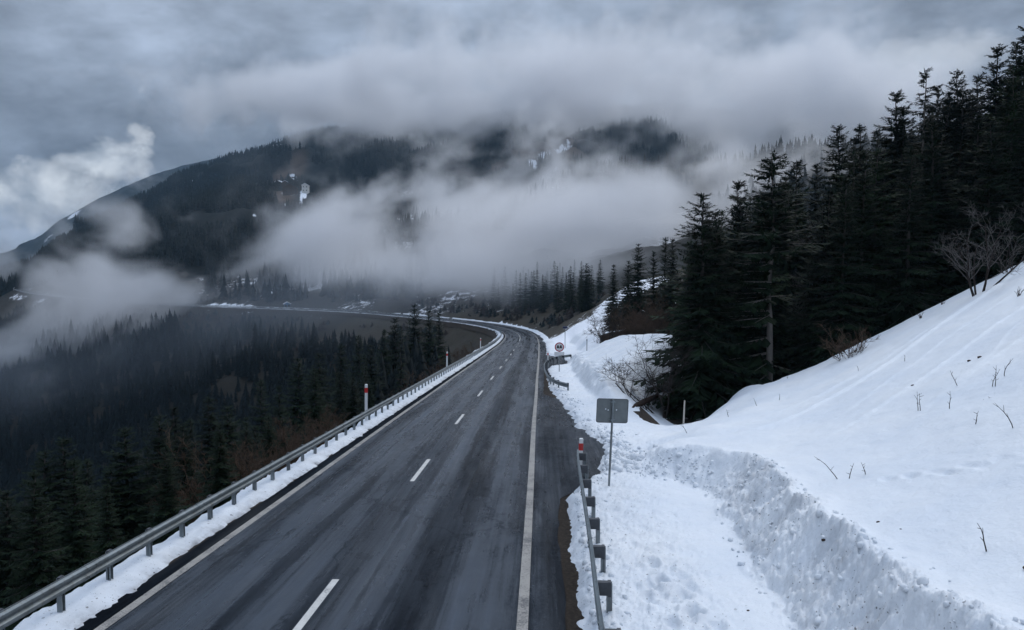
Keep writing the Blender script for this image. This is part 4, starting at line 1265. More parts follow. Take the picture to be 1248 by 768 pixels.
# ------------------------------------------------------------------ fog: clouds of droplets lying in the valley
def fog(name, x0, x1, y0, y1, z0, z1, vox, blobs, thr, gain, nscale, detail, seed, stretch=(.92, 1.0, 1.1), col=(.955, .955, .965), ncontrast=1.0, aniso=.2):
    ng = bpy.data.node_groups.new(name, 'GeometryNodeTree')
    ng.interface.new_socket('Geometry', in_out='OUTPUT', socket_type='NodeSocketGeometry')
    nn, ll = ng.nodes, ng.links
    def mt(op, a, b=0.0, c=None, clamp=False):
        nd = nn.new('ShaderNodeMath'); nd.operation = op; nd.use_clamp = clamp
        for i, q in enumerate((a, b, c)):
            if q is None: continue
            if isinstance(q, (int, float)): nd.inputs[i].default_value = q
            else: ll.new(q, nd.inputs[i])
        return nd.outputs[0]
    pos = nn.new('GeometryNodeInputPosition').outputs[0]
    env = None
    for (c, r, amp) in blobs:
        sub = nn.new('ShaderNodeVectorMath'); sub.operation = 'SUBTRACT'; ll.new(pos, sub.inputs[0]); sub.inputs[1].default_value = tuple(map(float, c))
        dv = nn.new('ShaderNodeVectorMath'); dv.operation = 'DIVIDE'; ll.new(sub.outputs[0], dv.inputs[0]); dv.inputs[1].default_value = tuple(map(float, r))
        dt = nn.new('ShaderNodeVectorMath'); dt.operation = 'DOT_PRODUCT'; ll.new(dv.outputs[0], dt.inputs[0]); ll.new(dv.outputs[0], dt.inputs[1])
        g = mt('MULTIPLY', mt('EXPONENT', mt('MULTIPLY', dt.outputs['Value'], -1.0)), float(amp))
        env = g if env is None else mt('ADD', env, g)
    def dot(vv):
        nd = nn.new('ShaderNodeVectorMath'); nd.operation = 'DOT_PRODUCT'; ll.new(pos, nd.inputs[0]); nd.inputs[1].default_value = vv
        return nd.outputs['Value']
    mp = nn.new('ShaderNodeCombineXYZ')                     # streaks drawn out along the rising wind
    ll.new(dot((.92 * stretch[0], .1, .39 * stretch[0])), mp.inputs[0]); ll.new(dot((0, stretch[1], 0)), mp.inputs[1]); ll.new(dot((-.39 * stretch[2], 0, .92 * stretch[2])), mp.inputs[2])
    n1 = nn.new('ShaderNodeTexNoise'); n1.inputs['Scale'].default_value = nscale; n1.inputs['Detail'].default_value = detail; n1.inputs['Roughness'].default_value = .64
    n1.inputs['Distortion'].default_value = .5
    ad = nn.new('ShaderNodeVectorMath'); ad.operation = 'ADD'; ll.new(mp.outputs[0], ad.inputs[0]); ad.inputs[1].default_value = (seed * 113.0, seed * 71.0, 0)
    ll.new(ad.outputs[0], n1.inputs['Vector'])
    env_c = mt('MINIMUM', env, 1.3)
    d = mt('ADD', env_c, mt('MULTIPLY', mt('SUBTRACT', n1.outputs['Fac'], .5), 3.0 * ncontrast))
    d = mt('MULTIPLY', mt('SUBTRACT', d, thr), gain)
    d = mt('MULTIPLY', mt('MAXIMUM', d, 0.0), mt('MINIMUM', mt('MULTIPLY', env, 4.0), 1.0))
    # thins out to nothing at the faces of its box
    sx = nn.new('ShaderNodeSeparateXYZ'); ll.new(pos, sx.inputs[0])
    for k, (lo, hi) in enumerate(((x0, x1), (y0, y1), (z0, z1))):
        w = (hi - lo) * .06
        a = mt('MULTIPLY', mt('SUBTRACT', sx.outputs[k], lo), 1 / w, clamp=True)
        b = mt('MULTIPLY', mt('SUBTRACT', hi, sx.outputs[k]), 1 / w, clamp=True)
        d = mt('MULTIPLY', d, mt('MULTIPLY', a, b))
    vc = nn.new('GeometryNodeVolumeCube')
    ll.new(d, vc.inputs['Density'])
    vc.inputs['Min'].default_value = (x0, y0, z0); vc.inputs['Max'].default_value = (x1, y1, z1)
    vc.inputs['Resolution X'].default_value = int((x1 - x0) / vox); vc.inputs['Resolution Y'].default_value = int((y1 - y0) / vox); vc.inputs['Resolution Z'].default_value = int((z1 - z0) / (vox * .8))
    m = NT(name)
    pv = m.n('ShaderNodeVolumePrincipled'); pv.inputs['Color'].default_value = tuple(col) + (1,)
    pv.inputs['Density'].default_value = 1.0; pv.inputs['Anisotropy'].default_value = aniso
    pv.inputs['Density Attribute'].default_value = 'density'
    m.l(pv.outputs[0], m.out.inputs['Volume'])
    sm_ = nn.new('GeometryNodeSetMaterial'); sm_.inputs['Material'].default_value = m.mat
    ll.new(vc.outputs[0], sm_.inputs['Geometry'])
    go = nn.new('NodeGroupOutput'); ll.new(sm_.outputs[0], go.inputs[0])
    me = bpy.data.meshes.new(name); me.materials.append(m.mat)
    o = bpy.data.objects.new(name, me); link(o)
    md = o.modifiers.new('fog', 'NODES'); md.node_group = ng
    o['kind'] = 'stuff'
    return o

def surface_depth(px, py):
    d = np.arange(140, 1500, 4.0)
    q = np.array([P(px, py, k) for k in d])
    k = np.where(ground(q[:, 0], q[:, 1])[0] > q[:, 2])[0]
    best = d[k[0]] if len(k) else 1e9
    for V, v, ax, ay, _, _ in (SPUR, MAIN):
        n = int((v <= 1).sum()); r = (ax - px)**2 + (ay - py)**2
        i, j = np.unravel_index(np.argmin(r[:, :n]), (r.shape[0], n))
        if r[i, j] < 40: best = min(best, float(proj(V[i, j])[2]))
    return best
def blob(px, py, D, rx, ry, rd, amp, front=True):
    if front: D = min(D, max(200., surface_depth(px, py) - .5 * rd))
    return (P(px, py, D), (rx / FPX * D, rd * .62, ry / FPX * D), amp)

VALLEY = [blob(620, 285, 430, 220, 66, 95, 1.3), blob(490, 310, 400, 120, 52, 70, 1.1), blob(800, 272, 480, 170, 58, 90, 1.25), blob(915, 220, 500, 120, 46, 80, 1.05),
          blob(425, 310, 420, 65, 55, 70, .7), blob(540, 245, 500, 110, 38, 90, .85), blob(690, 215, 540, 100, 30, 80, .5), blob(655, 172, 620, 40, 36, 70, 1.0), blob(600, 215, 540, 70, 36, 70, .75), blob(450, 250, 520, 50, 36, 60, .6), blob(650, 332, 370, 230, 30, 75, 1.25), blob(760, 300, 410, 130, 56, 70, 1.4), blob(540, 330, 370, 90, 34, 60, .9),
          blob(125, 330, 360, 70, 44, 60, 1.1), blob(165, 375, 350, 80, 40, 60, 1.15), blob(215, 366, 350, 75, 28, 50, .85), blob(85, 405, 335, 80, 40, 50, 1.0), blob(165, 285, 420, 56, 34, 60, .75), blob(120, 240, 560, 60, 30, 60, .3),
          blob(15, 325, 520, 70, 40, 60, .65), blob(140, 440, 300, 70, 36, 45, .75)]
fog('valley_fog', -430, 330, 190, 640, -60, 220, 2.2, VALLEY, .72, .050, .0195, 9, 1, ncontrast=2.3, aniso=.45)
MIST = [blob(560, 350, 330, 300, 32, 80, .8), blob(350, 390, 300, 200, 44, 70, 1.0), blob(150, 450, 270, 220, 50, 70, .55), blob(700, 345, 300, 120, 34, 60, .6), blob(-60, 450, 270, 150, 60, 80, .45)]
fog('valley_mist', -330, 110, 130, 460, -130, 60, 6.0, MIST, .22, .0042, .012, 5, 3, ncontrast=.9, col=(.78, .88, 1.0))
CAP = [blob(720, 104, 1150, 330, 44, 260, 1.35), blob(490, 116, 1200, 190, 38, 240, 1.3), blob(950, 120, 1100, 180, 44, 240, 1.3), blob(345, 128, 1350, 120, 34, 240, 1.0), blob(1080, 140, 1000, 140, 50, 200, 1.0),
       blob(600, 120, 1200, 60, 26, 200, .5), blob(860, 180, 950, 130, 34, 120, .9), blob(960, 215, 800, 90, 40, 100, .8), blob(200, 215, 1700, 70, 26, 200, .5), blob(60, 300, 1500, 70, 34, 150, .45), blob(20, 330, 900, 80, 26, 150, .5)]
fog('cloud_cap', -1500, 900, 700, 1900, -60, 520, 8.0, CAP, .66, .024, .0085, 9, 2, ncontrast=1.85, aniso=.4)

def clothe(name, L, N, hmin, hmax, pxr, vr, kits, thin=-.35, sd=3):
    V, v, px, py, snow, mead = L
    nu, nv = px.shape
    a = rsf.uniform(0, nu - 1.001, N); b = rsf.uniform(vr[0], vr[1], N) * (nv - 1) / v[-1]
    b = np.clip(b, 0, nv - 1.001)
    i = a.astype(int); j = b.astype(int); fa = (a - i)[:, None]; fb = (b - j)[:, None]
    p = (V[i, j] * (1 - fa) + V[i + 1, j] * fa) * (1 - fb) + (V[i, j + 1] * (1 - fa) + V[i + 1, j + 1] * fa) * fb
    q = px[i, j]
    nz = fbm(p[:, 0] * .012, p[:, 1] * .012, 3, sd)
    ok = (q > pxr[0]) & (q < pxr[1]) & (snow[i, j] < .5) & (mead[i, j] < .45) & (nz > thin)
    p = p[ok]
    mass(name, p, rsf.uniform(hmin, hmax, len(p)), kits, M['needles_far'])
clothe('mountain_forest', SPUR, 10000, 8, 15, (-40, 470), (.12, 1.12), FKIT_LO, -.6)
clothe('mountain_forest', MAIN, 20000, 9, 17, (90, 960), (.25, 1.05), FKIT_LO, -.5, 8)

# ------------------------------------------------------------------ posts, signs and small things
def ray_ground(px, py, d0=6.0, d1=60.0):
    """first point of the near ground met along a pixel's ray"""
    D = np.arange(d0, d1, .05)
    x = (px - CX) / FPX * D
    zray = np.array([P(px, py, d)[2] for d in D])
    z = -D * TP + right_height(x, D, True)[0]
    k = np.where(zray < z)[0]
    if not len(k): return None
    i = k[0]
    return np.array([x[i], D[i] - .28, z[i] + .01])

def reflector_post(x, y, z, h, label, tilt=(0, 0), w=.12):
    o = empty('reflector_post', (x, y, z), label, 'reflector post', 'white and red posts along the road')
    o.rotation_euler = (tilt[0], tilt[1], 0)
    b = MB()                                              # hollow triangular post with a slanted top
    prof = [(-w / 2, .0), (w / 2, .0), (w * .32, .055), (-w * .32, .055)]
    def prism(z0, z1, slant=0.0, g=0.0):
        vs = [(a * (1 + g), c - g * .02, z0) for a, c in prof] + [(a * (1 + g), c - g * .02, z1 + (slant if c > 0 else 0)) for a, c in prof]
        return vs, [(3, 2, 1, 0), (4, 5, 6, 7), (0, 1, 5, 4), (1, 2, 6, 5), (2, 3, 7, 6), (3, 0, 4, 7)]
    b.add(*prism(-.4, h, .03)); b.build('post', M['white_plastic'], o)
    r = MB(); r.add(*prism(h - .42, h - .16, 0, .12)); r.build('reflector', M['red_reflector'], o)
    return o
def gz(x, D): return ground_z(x, D - .28)
reflector_post(2.46, 24.4, gz(2.46, 24.6) - .05, 1.28, 'white post with a red band standing at the far end of the short guardrail', (0, .04), .15)
def left_post(px, D, top_h, label):
    x = (px - CX) / FPX * D; z = -D * TP - .05
    reflector_post(x, D - .28, z, top_h, label, (0, random.uniform(-.03, .03)), .15)
left_post(446, 35, 2.08, 'tall white post with a red band behind the left guardrail, above the bare bushes')
left_post(544.5, 72, 1.75, 'white post behind the left guardrail half way to the bend')
left_post(585.5, 119, 1.6, 'small white post behind the guardrail at the inside of the bend')
q = plane_pt(3.85, 73); reflector_post(q[0], q[1], q[2] - .1, 1.8, 'thin white post beside the small curved guardrail, left of the round sign', (0, 0), .13)

# grey back of a rectangular road sign
bx, bd = 3.02, 21.2
bz = gz(bx, bd)
o = empty('road_sign', (bx, bd - .28, bz), 'grey back of a rectangular road sign on a thin post in the snow', 'road sign')
o.rotation_euler = (0, .042, R(4))
m_ = MB(); m_.tube([(0, 0, -.5), (0, 0, 2.72)], .034, 10); m_.build('post', M['steel'], o)
m_ = MB()
zc, ww, hh_ = 2.36, .49, .37
pts = []
for cx_, cz_, a0 in ((ww - .06, hh_ - .06, 0), (-ww + .06, hh_ - .06, 90), (-ww + .06, -hh_ + .06, 180), (ww - .06, -hh_ + .06, 270)):
    for k in range(6):
        a = R(a0 + 18 * k); pts.append((cx_ + .06 * math.cos(a), cz_ + .06 * math.sin(a)))
n = len(pts)
m_.add([(a, .05, zc + b) for a, b in pts] + [(a, .075, zc + b) for a, b in pts], [tuple(range(n)), tuple(range(2 * n - 1, n - 1, -1))] + [(i, i + n, (i + 1) % n + n, (i + 1) % n) for i in range(n)])
pan = m_.build('panel', M['grey_plate'], o)
m_ = MB()                                                 # rolled rim of the aluminium panel
for i in range(n):
    a, b = pts[i], pts[(i + 1) % n]
    m_.tube([(a[0], .047, zc + a[1]), (b[0], .047, zc + b[1])], .011, 5, False)
m_.build('rim', M['dark_steel'], pan)
for zz in (zc + .28, zc - .28):
    c_ = MB(); c_.box(-.055, .055, -.045, .052, zz - .022, zz + .022); c_.box(-.1, .1, .036, .05, zz - .012, zz + .012); c_.build('clamp', M['steel'], o)
for (sx, sz) in ((-.13, .02), (-.21, .05), (.13, .03)):   # small blotches of stuck snow
    c_ = MB(); c_.tube([(sx, .050, zc + sz), (sx, .043, zc + sz)], .02, 7); c_.build('snow_speck', M['roof_snow'], o)

# round no-overtaking sign with a small plate below
sx_, sd_ = 4.45, 64.0
sz_ = gz(sx_, sd_)
o = empty('road_sign', (sx_, sd_ - .28, sz_), 'round white sign with red border and two dark cars, small plate below it', 'road sign')
top = P(682, 423, sd_)[2] - sz_
m_ = MB(); m_.tube([(0, .05, -.5), (0, .05, top + .3)], .036, 8); m_.build('post', M['steel'], o)
def disc(mb, r, y0, y1, n=40, r_in=0):
    if r_in == 0:
        mb.tube([(0, y0, top), (0, y1, top)], r, n)
    else:
        vs = []
        for k in range(n):
            a = 2 * math.pi * k / n; c, s_ = math.cos(a), math.sin(a)
            vs += [(r * c, y0, top + r * s_), (r_in * c, y0, top + r_in * s_), (r_in * c, y1, top + r_in * s_), (r * c, y1, top + r * s_)]
        mb.add(vs, [tuple(4 * k + a if q == 0 else 4 * ((k + 1) % n) + a for q, a in ((0, i), (1, i), (1, (i + 1) % 4), (0, (i + 1) % 4))) for k in range(n) for i in range(4)])
RS = .44
m_ = MB(); disc(m_, RS - .004, -.005, .015); face = m_.build('disc', M['sign_white'], o)
m_ = MB(); disc(m_, RS, -.012, .010, 40, RS - .095); m_.build('red_border', M['sign_red'], face)
for cxx, mt_ in ((-.135, 'sign_black'), (.135, 'sign_black')):
    m_ = MB()
    out_ = [(-.115, -.14), (-.115, .03), (-.085, .05), (-.065, .17), (.065, .17), (.085, .05), (.115, .03), (.115, -.14), (.07, -.14), (.07, -.10), (-.07, -.10), (-.07, -.14)]
    n = len(out_)
    m_.add([(cxx + a, -.0095, top + b) for a, b in out_] + [(cxx + a, -.004, top + b) for a, b in out_], [tuple(range(n))] + [(i, (i + 1) % n, (i + 1) % n + n, i + n) for i in range(n)])
    m_.build('car_symbol', M[mt_], face)
m_ = MB(); m_.box(-.46, .46, -.004, .014, top - RS - .36, top - RS - .03); pl = m_.build('plate', M['sign_white'], o)
m_ = MB()
for z0, z1, x0, x1 in ((-.345, -.335, -.44, .44), (-.055, -.045, -.44, .44)): m_.box(x0, x1, -.0075, -.003, top - RS + z0, top - RS + z1)
for x0 in (-.44, .43): m_.box(x0, x0 + .01, -.0075, -.003, top - RS - .335, top - RS - .055)
m_.build('border', M['sign_black'], pl)

# dark blue sign, pole markers
x = (688.7 - CX) / FPX * 108; zb = gz(x, 108)
o = empty('road_sign', (x, 107.7, zb), 'small dark blue sign on a slim pole in the snow just beyond the round sign', 'road sign')
tp = P(689, 399, 108)[2] - zb
m_ = MB(); m_.tube([(0, 0, -.5), (0, 0, tp + .1)], .045, 8); m_.build('pole', M['steel'], o)
m_ = MB(); m_.box(-.36, .36, -.06, -.045, tp - .24, tp + .2); m_.box(-.30, .30, -.045, -.02, tp - .2, tp - .15); m_.build('panel', M['sign_blue'], o)
m_ = MB(); m_.box(-.33, .33, -.064, -.061, tp - .21, tp - .19); m_.box(-.33, .33, -.064, -.061, tp + .15, tp + .17); m_.build('border', M['sign_white'], o)

def marker_pole(x, y, z, h, r, mat, label, cap=None, lean=0.0, group=None):
    o = empty('marker_pole', (x, y, z), label, 'marker pole', group)
    o.rotation_euler = (lean * .5, lean, 0)
    m_ = MB(); m_.tube([(0, 0, -.4), (0, 0, h * .5), (0, 0, h)], [r * 1.05, r, r * .9], 7); m_.build('pole', M[mat], o)
    if cap: 
        m_ = MB(); m_.tube([(0, 0, h - .16), (0, 0, h + .02), (0, 0, h + .06)], [r * 1.5, r * 1.5, r * .5], 8); m_.build('cap', M[cap], o)
    return o
x = (715.3 - CX) / FPX * 80; marker_pole(x, 79.7, gz(x, 80), 1.35, .04, 'dark_steel', 'thin dark marker pole in the upper snowfield right of the round sign', 'black_plastic')
x = (833 - CX) / FPX * 33; marker_pole(x, 32.7, gz(x, 33), 1.2, .04, 'pale_wood', 'pale wooden stake at the snow edge in front of the corner spruce', None, .03)
for px, py in ((364, 371), (377, 371.5), (435, 376), (466, 377.5), (293, 371), (530, 383)):
    D = np.interp(px, [250, 350, 450, 560], [352, 318, 284, 246]); q = P(px, py, D)
    s, t, zr = locate([q[0]], [q[1]])
    marker_pole(q[0], q[1], zr[0], 3.0, .07, 'dark_steel', 'tiny dark marker pole on the uphill side of the far road', None, 0, 'marker poles along the far road')

# fallen branch sticking out of the snow at the corner of the forest
q0 = ray_ground(771, 498, 20, 70) + np.array([0, 0, .02]); q1 = ray_ground(806, 483, 20, 70) + np.array([0, 0, .1])
zb = max(ground_z(q0[0], q0[1]), ground_z(q1[0], q1[1]) - .3)
o = empty('fallen_trunk', (q0[0], q0[1], q0[2]), 'dark brown broken trunk lying out of the forest corner onto the snow', 'fallen trunk')
d = Vector(q1 - q0)
m_ = MB(); m_.tube([Vector((0, 0, 0)), d * .1 + Vector((0, 0, .03)), d * .35 + Vector((0, 0, .05)), d * .6 + Vector((0, 0, .03)), d * .85, d * 1.1 + Vector((0, .2, -.4))], [.05, .15, .19, .17, .18, .16], 9); m_.build('trunk', M['wood'], o, True)
for k, (f, v) in enumerate(((.3, (.1, -.2, -.45)), (.5, (.3, -.1, -.5)), (.75, (-.2, -.3, .35)))):
    m_ = MB(); m_.tube([d * f, d * f + Vector(v)], [.04, .012], 5); m_.build('broken_branch', M['wood'], o)

# twigs and stalks poking through the snow
TW = [(1164, 469, .5, -.6), (1204, 472, .55, -.1), (1208, 472, .6, -.25), (1219, 458, .62, -.25), (1116, 500, .6, .1), (1119, 500, .55, -.1), (1152, 500, .55, .2), (1189, 490, .35, 1.0), (1183, 517, .42, -.05),
      (1230, 520, .75, -.5), (1243, 505, .45, .6), (1021, 583, .7, -.75), (1032, 583, .4, .3), (1053, 578, .36, -.2), (1198, 668, .5, -.5), (923, 494, .4, -.4), (959, 463, .35, .1), (888, 508, .35, -.4), (838, 528, .5, -.6), (949, 487, .3, .2), (1100, 440, .35, .2), (1045, 452, .3, -.2)]
for i, (px, py, h, ln) in enumerate(TW):
    q = ray_ground(px, py)
    if q is None: continue
    rs = random.Random(i)
    lab = 'thin bare twig poking up through the smooth snow of the right slope'
    if i == 11: lab = 'long forked twig leaning left out of the snow just behind the ploughed bank'
    if i == 14: lab = 'bent twig standing alone low on the snow slope near the lower right corner'
    o = empty('twig', tuple(q), lab, 'twig', 'twigs poking out of the snow slope')
    m_ = MB()
    p = Vector((0, 0, -.08)); d = Vector((ln * .8, rs.uniform(-.2, .2), 1)).normalized(); pts = [p]
    for k in range(5):
        d = (d + Vector((rs.uniform(-.2, .2), rs.uniform(-.2, .2), rs.uniform(-.2, .05)))).normalized(); p = p + d * h / 4.4; pts.append(p)
    m_.tube(pts, [.011, .010, .009, .007, .005, .003], 5)
    m_.build('stem', M['twig_dark'], o)
    m_ = MB()
    for k in (2, 3, 4):
        e = Vector((rs.uniform(-1, 1), rs.uniform(-.6, .6), rs.uniform(.2, .9))).normalized()
        m_.tube([pts[k], pts[k] + e * h * rs.uniform(.12, .28)], [.006, .003], 4)
    m_.build('side_shoots', M['twig_dark'], o)
TUF = [(1094, 394, .55), (1119, 388, .5), (847, 508, .5), (1063, 402, .4), (1145, 372, .4), (1235, 362, .5), (992, 432, .5)]
for i, (px, py, h) in enumerate(TUF):
    q = ray_ground(px, py, 15, 60)
    if q is None: continue
    o = empty('dry_tuft', tuple(q), 'small dark tuft of dry stalks in the snow near the forest edge', 'tuft', 'dry tufts in the snow near the forest edge')
    rs = random.Random(100 + i)
    m_ = MB(); m2 = MB()
    for k in range(9):
        d = Vector((rs.uniform(-.7, .7), rs.uniform(-.5, .5), 1)).normalized() * h * rs.uniform(.5, 1)
        (m_ if k % 2 else m2).tube([Vector((rs.uniform(-.06, .06), rs.uniform(-.06, .06), -.05)), d * .6, d + Vector((rs.uniform(-.06, .06), 0, -.03))], [.012, .009, .004], 4)
    m_.build('stalks', M['twig_dark'], o); m2.build('dry_leaves', M['twig_brown'], o)
ST_ = [(1096, 648, .07), (1099, 645, .05), (1068, 637, .035), (1165, 577, .03), (1110, 470, .05), (1177, 440, .06), (1190, 436, .07), (1243, 690, .03), (1002, 660, .04), (912, 748, .05)]
for i, (px, py, r) in enumerate(ST_):
    q = ray_ground(px, py)
    if q is None: continue
    rs = random.Random(i + 40)
    m_ = MB(); n = 7
    vs = []
    for a, rr in ((-.6, .6), (-.1, 1.0), (.45, .8), (.8, .3)):
        for k in range(n):
            e = rr * r * rs.uniform(.75, 1.2); vs.append((e * math.cos(6.283 * k / n) * 1.3, e * math.sin(6.283 * k / n), a * r))
    m_.add(vs, [(b * n + k, b * n + (k + 1) % n, (b + 1) * n + (k + 1) % n, (b + 1) * n + k) for b in range(3) for k in range(n)] + [tuple(range(3 * n, 4 * n))])
    s_ = m_.build('dark_stone', M['black_plastic'] if i < 2 else M['wood'], None)
    s_.location = tuple(q)
    tag(s_, 'small dark stone lying on the snow right of the road', 'stone', 'dark stones scattered on the snow')

# ------------------------------------------------------------------ far buildings
def house(name, loc, w, d, h, rz, label, wall, roof='roof_snow', floors=2, group=None):
    o = empty(name, loc, label, 'house', group, rz)
    m_ = MB(); m_.box(-w / 2, w / 2, -d / 2, d / 2, -5, h)
    m_.add([(-w / 2, -d / 2, h), (w / 2, -d / 2, h), (0, -d / 2, h + w * .28), (-w / 2, d / 2, h), (w / 2, d / 2, h), (0, d / 2, h + w * .28)], [(0, 1, 2), (5, 4, 3)])
    m_.build('wall', M[wall], o)
    r = MB(); e = .5
    for sg in (-1, 1):
        a = [(0, -d / 2 - e, h + w * .28 + .05), (sg * (w / 2 + e), -d / 2 - e, h - e * .56 + .05), (sg * (w / 2 + e), d / 2 + e, h - e * .56 + .05), (0, d / 2 + e, h + w * .28 + .05)]
        b = [(x, y, z + .3) for x, y, z in a]
        r.add(a + b, [(0, 1, 2, 3), (7, 6, 5, 4), (0, 4, 5, 1), (1, 5, 6, 2), (2, 6, 7, 3)])
    r.build('roof', M[roof], o)
    for f in range(floors):
        k = max(2, int(w / 3))
        for i in range(k):
            x = -w / 2 + w * (i + .5) / k; z = h * (f + .5) / floors
            g = MB(); g.box(x - .5, x + .5, -d / 2 - .04, -d / 2 + .02, z - .6, z + .6); g.build('window', M['glass'], o)
    return o
def on_spur(px, py):
    V, v, ax, ay, _, _ = SPUR
    k = np.argmin(((ax - px)**2 + (ay - py)**2)[:, v <= 1]); n = int((v <= 1).sum())
    return tuple(V[k // n, k % n])
house('mountain_house', on_spur(353, 237), 15, 10, 7, .2, 'long brown house with snowy edges, largest in the hamlet on the dark mountainside', 'wood', 'roof_dark', 2)
house('mountain_house', on_spur(340, 227), 7, 8, 4.5, -.3, 'small house with a snowy roof at the left end of the mountain hamlet', 'wood', 'roof_snow', 1)
house('mountain_house', on_spur(347, 227), 7, 8, 5, .4, 'small snowy-roofed house between the left end house and the long brown one', 'wood', 'roof_snow', 1)
house('mountain_house', on_spur(372, 235), 7, 8, 8, .1, 'narrow white house right of the long brown one in the mountain hamlet', 'wall_white', 'roof_snow', 2)
house('mountain_house', on_spur(381, 234), 6, 8, 5, 0, 'little pale house at the right end of the mountain hamlet', 'wall_white', 'roof_snow', 1)
house('mountain_house', on_spur(357, 219), 11, 9, 4, -.2, 'house with a broad snowy roof standing above the rest of the mountain hamlet', 'wood', 'roof_snow', 1)
q = P(350, 375.2, 324); s, t, zr = locate([q[0]], [q[1]])
house('roadside_hut', (q[0], q[1], zr[0]), 2.7, 2.6, 1.9, .35, 'tiny blue hut with a snowy roof beside the far road', 'blue_wall', 'roof_snow', 1)


# ------------------------------------------------------------------ sky, sun, camera
def build_world():
    w = bpy.data.worlds.new('World'); SC.world = w; w.use_nodes = True
    t = w.node_tree; t.nodes.clear()
    m = NT.__new__(NT); m.t = t
    out = m.n('ShaderNodeOutputWorld')
    bg = m.n('ShaderNodeBackground')
    sky = m.n('ShaderNodeTexSky'); sky.sky_type = 'NISHITA'; sky.sun_disc = False
    sky.sun_elevation = R(SUN_EL); sky.sun_rotation = R(SUN_AZ); sky.altitude = 1200
    co = m.n('ShaderNodeTexCoord').outputs['Generated']
    sp = m.n('ShaderNodeSeparateXYZ'); m.l(co, sp.inputs[0])
    z = sp.outputs[2]
    # cloud deck: direction laid onto a flat ceiling
    den = m.math('ADD', m.math('MAXIMUM', z, 0.0), .6)
    cb = m.n('ShaderNodeCombineXYZ')
    m.l(m.math('DIVIDE', sp.outputs[0], den), cb.inputs[0]); m.l(m.math('DIVIDE', sp.outputs[1], den), cb.inputs[1]); m.l(m.math('MULTIPLY', z, 1.35), cb.inputs[2])
    big = m.noise(m.map(cb.outputs[0], (1, 1, 1), (2.3, .6, 0)), 3.0, 7, .55, .2)
    wisp = m.noise(m.map(cb.outputs[0], (1, 1.3, 1), (7.1, 3.6, 0)), 8.0, 8, .6, .2)
    base = m.ramp(z, [(0.0, .27), (.12, .235), (.20, .26), (.30, .33), (.40, .38), (.62, .68), (1.0, .97)])
    tint = m.ramp(z, [(0, (.77, .93, 1.21)), (.4, (.79, .94, 1.19)), (1, (.77, .93, 1.21))])
    c = m.mix(1.0, base, tint, 'MULTIPLY')
    k = m.math('MULTIPLY', m.ramp(big, [(.30, .42), (.5, 1.0), (.70, 1.55)]), m.ramp(wisp, [(.28, .74), (.5, 1.0), (.72, 1.28)]))
    c = m.mix(1.0, c, k, 'MULTIPLY')
    # bright break in the clouds low on the left, and a faint one upper right
    def patch(px, py, rx, ry, soft=1.0):
        d = P(px, py, 1000.) - CAM; d = d / np.linalg.norm(d)
        rt = np.array([d[1], -d[0], 0]); rt /= np.linalg.norm(rt); up = np.cross(rt, d)
        dr = m.n('ShaderNodeVectorMath', operation='DOT_PRODUCT'); m.l(co, dr.inputs[0]); dr.inputs[1].default_value = tuple(rt)
        du = m.n('ShaderNodeVectorMath', operation='DOT_PRODUCT'); m.l(co, du.inputs[0]); du.inputs[1].default_value = tuple(up)
        a = m.math('MULTIPLY', dr.outputs['Value'], FPX / rx); b = m.math('MULTIPLY', du.outputs['Value'], FPX / ry)
        r2 = m.math('ADD', m.math('MULTIPLY', a, a), m.math('MULTIPLY', b, b))
        return m.math('EXPONENT', m.math('MULTIPLY', r2, -1.0))
    gap = m.math('MAXIMUM', m.math('MULTIPLY', patch(60, 240, 88, 36), .92), m.math('MULTIPLY', patch(128, 196, 48, 24), .95))
    puff = m.noise(m.map(co, (1, 1, 1.5), (.37, .2, .4)), 9.0, 7, .56, .3)
    g = m.math('SUBTRACT', m.math('ADD', gap, m.math('MULTIPLY', m.math('SUBTRACT', puff, .5), 2.2)), .42)
    g = m.ramp(g, [(0.0, 0), (.12, .35), (.5, 1)])
    gcol = m.mix(m.ramp(puff, [(.38, 0), (.66, 1)]), (.36, .42, .50), (.78, .82, .86))
    c = m.mix(g, c, gcol)
    g2 = m.math('SUBTRACT', m.math('ADD', patch(1130, 70, 90, 34), m.math('MULTIPLY', m.math('SUBTRACT', wisp, .5), 1.6)), .5)
    c = m.mix(m.math('MULTIPLY', m.ramp(g2, [(0, 0), (.5, 1)]), .55), c, (.62, .66, .72))
    # what little clear sky shows through between the clouds
    nis = m.mix(1.0, sky.outputs[0], (.1, .1, .1), 'MULTIPLY')
    cover = m.ramp(big, [(.08, .6), (.2, 1.0)])
    col = m.mix(cover, nis, c)
    m.l(col, bg.inputs['Color']); bg.inputs['Strength'].default_value = 1.0
    m.l(bg.outputs[0], out.inputs['Surface'])
    w.cycles.sampling_method = 'MANUAL'; w.cycles.sample_map_resolution = 512
HAZE = .00008
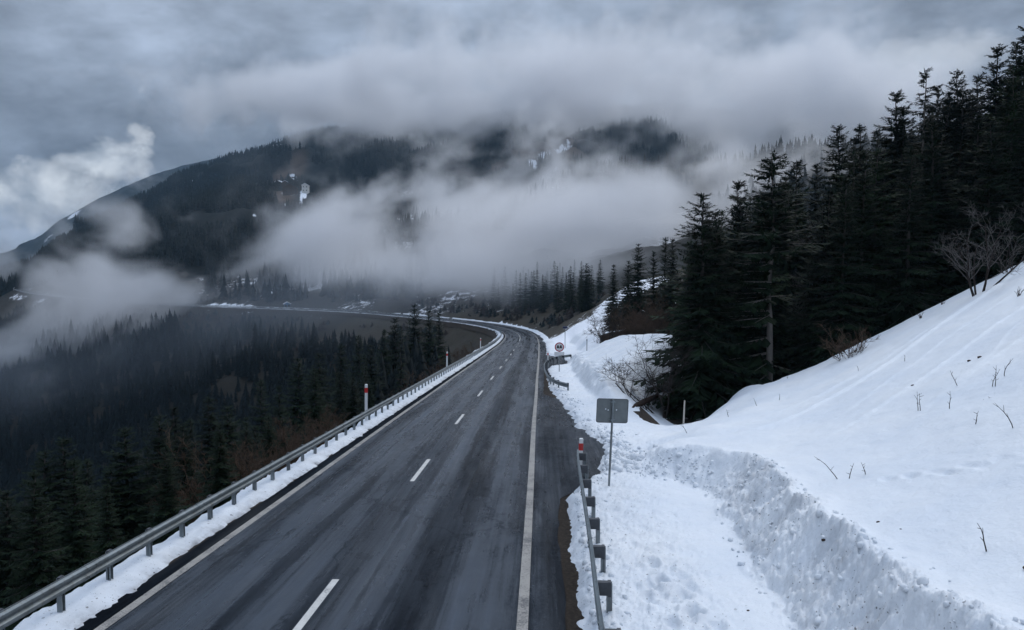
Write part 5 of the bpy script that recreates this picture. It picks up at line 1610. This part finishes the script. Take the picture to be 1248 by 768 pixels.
SUN_EL, SUN_AZ = 48.0, 38.0
build_world()
sun = bpy.data.lights.new('sun', 'SUN'); sun.energy = 1.1; sun.angle = R(30); sun.color = (1, .97, .93)
so = bpy.data.objects.new('sun', sun); link(so)
az = R(SUN_AZ); el = R(SUN_EL)
sd = Vector((math.sin(az) * math.cos(el), math.cos(az) * math.cos(el), math.sin(el)))
so.rotation_euler = (-sd).to_track_quat('-Z', 'Y').to_euler()
so.location = (0, 0, 100)

cam = bpy.data.cameras.new('camera'); cam.sensor_width = 36; cam.lens = 36 * FPX / 1248; cam.clip_start = .1; cam.clip_end = 20000
co_ = bpy.data.objects.new('camera', cam); link(co_)
co_.location = tuple(CAM); co_.rotation_euler = (math.pi / 2 - PITCH, 0, 0)
SC.camera = co_
SC.render.resolution_x, SC.render.resolution_y = 1024, 630
SC.view_settings.view_transform = 'Standard'; SC.view_settings.look = 'None'; SC.view_settings.exposure = 0.18; SC.view_settings.gamma = 1.0
SC.render.engine = 'CYCLES'
cy = SC.cycles
cy.use_denoising = True
try:
    cy.denoiser = 'OPENIMAGEDENOISE'; cy.denoising_input_passes = 'RGB_ALBEDO_NORMAL'
except Exception as ex: print(ex)
cy.max_bounces = 10; cy.diffuse_bounces = 3; cy.glossy_bounces = 2; cy.transmission_bounces = 1; cy.transparent_max_bounces = 4
cy.volume_bounces = 8
cy.volume_step_rate = 1.6; cy.volume_max_steps = 256
cy.use_adaptive_sampling = True; cy.adaptive_threshold = .02
cy.caustics_reflective = False; cy.caustics_refractive = False

# ------------------------------------------------------------------ thin blue air between here and the far slopes
m_ = MB(); m_.box(-2300, 1900, -60, 3300, -190, 640)
hz = NT('haze_air'); pv = hz.n('ShaderNodeVolumePrincipled'); pv.inputs['Color'].default_value = (.50, .76, 1.0, 1); pv.inputs['Density'].default_value = HAZE
pv.inputs['Anisotropy'].default_value = .1; hz.l(pv.outputs[0], hz.out.inputs['Volume'])
hb = m_.build('haze', hz.mat); hb['kind'] = 'stuff'
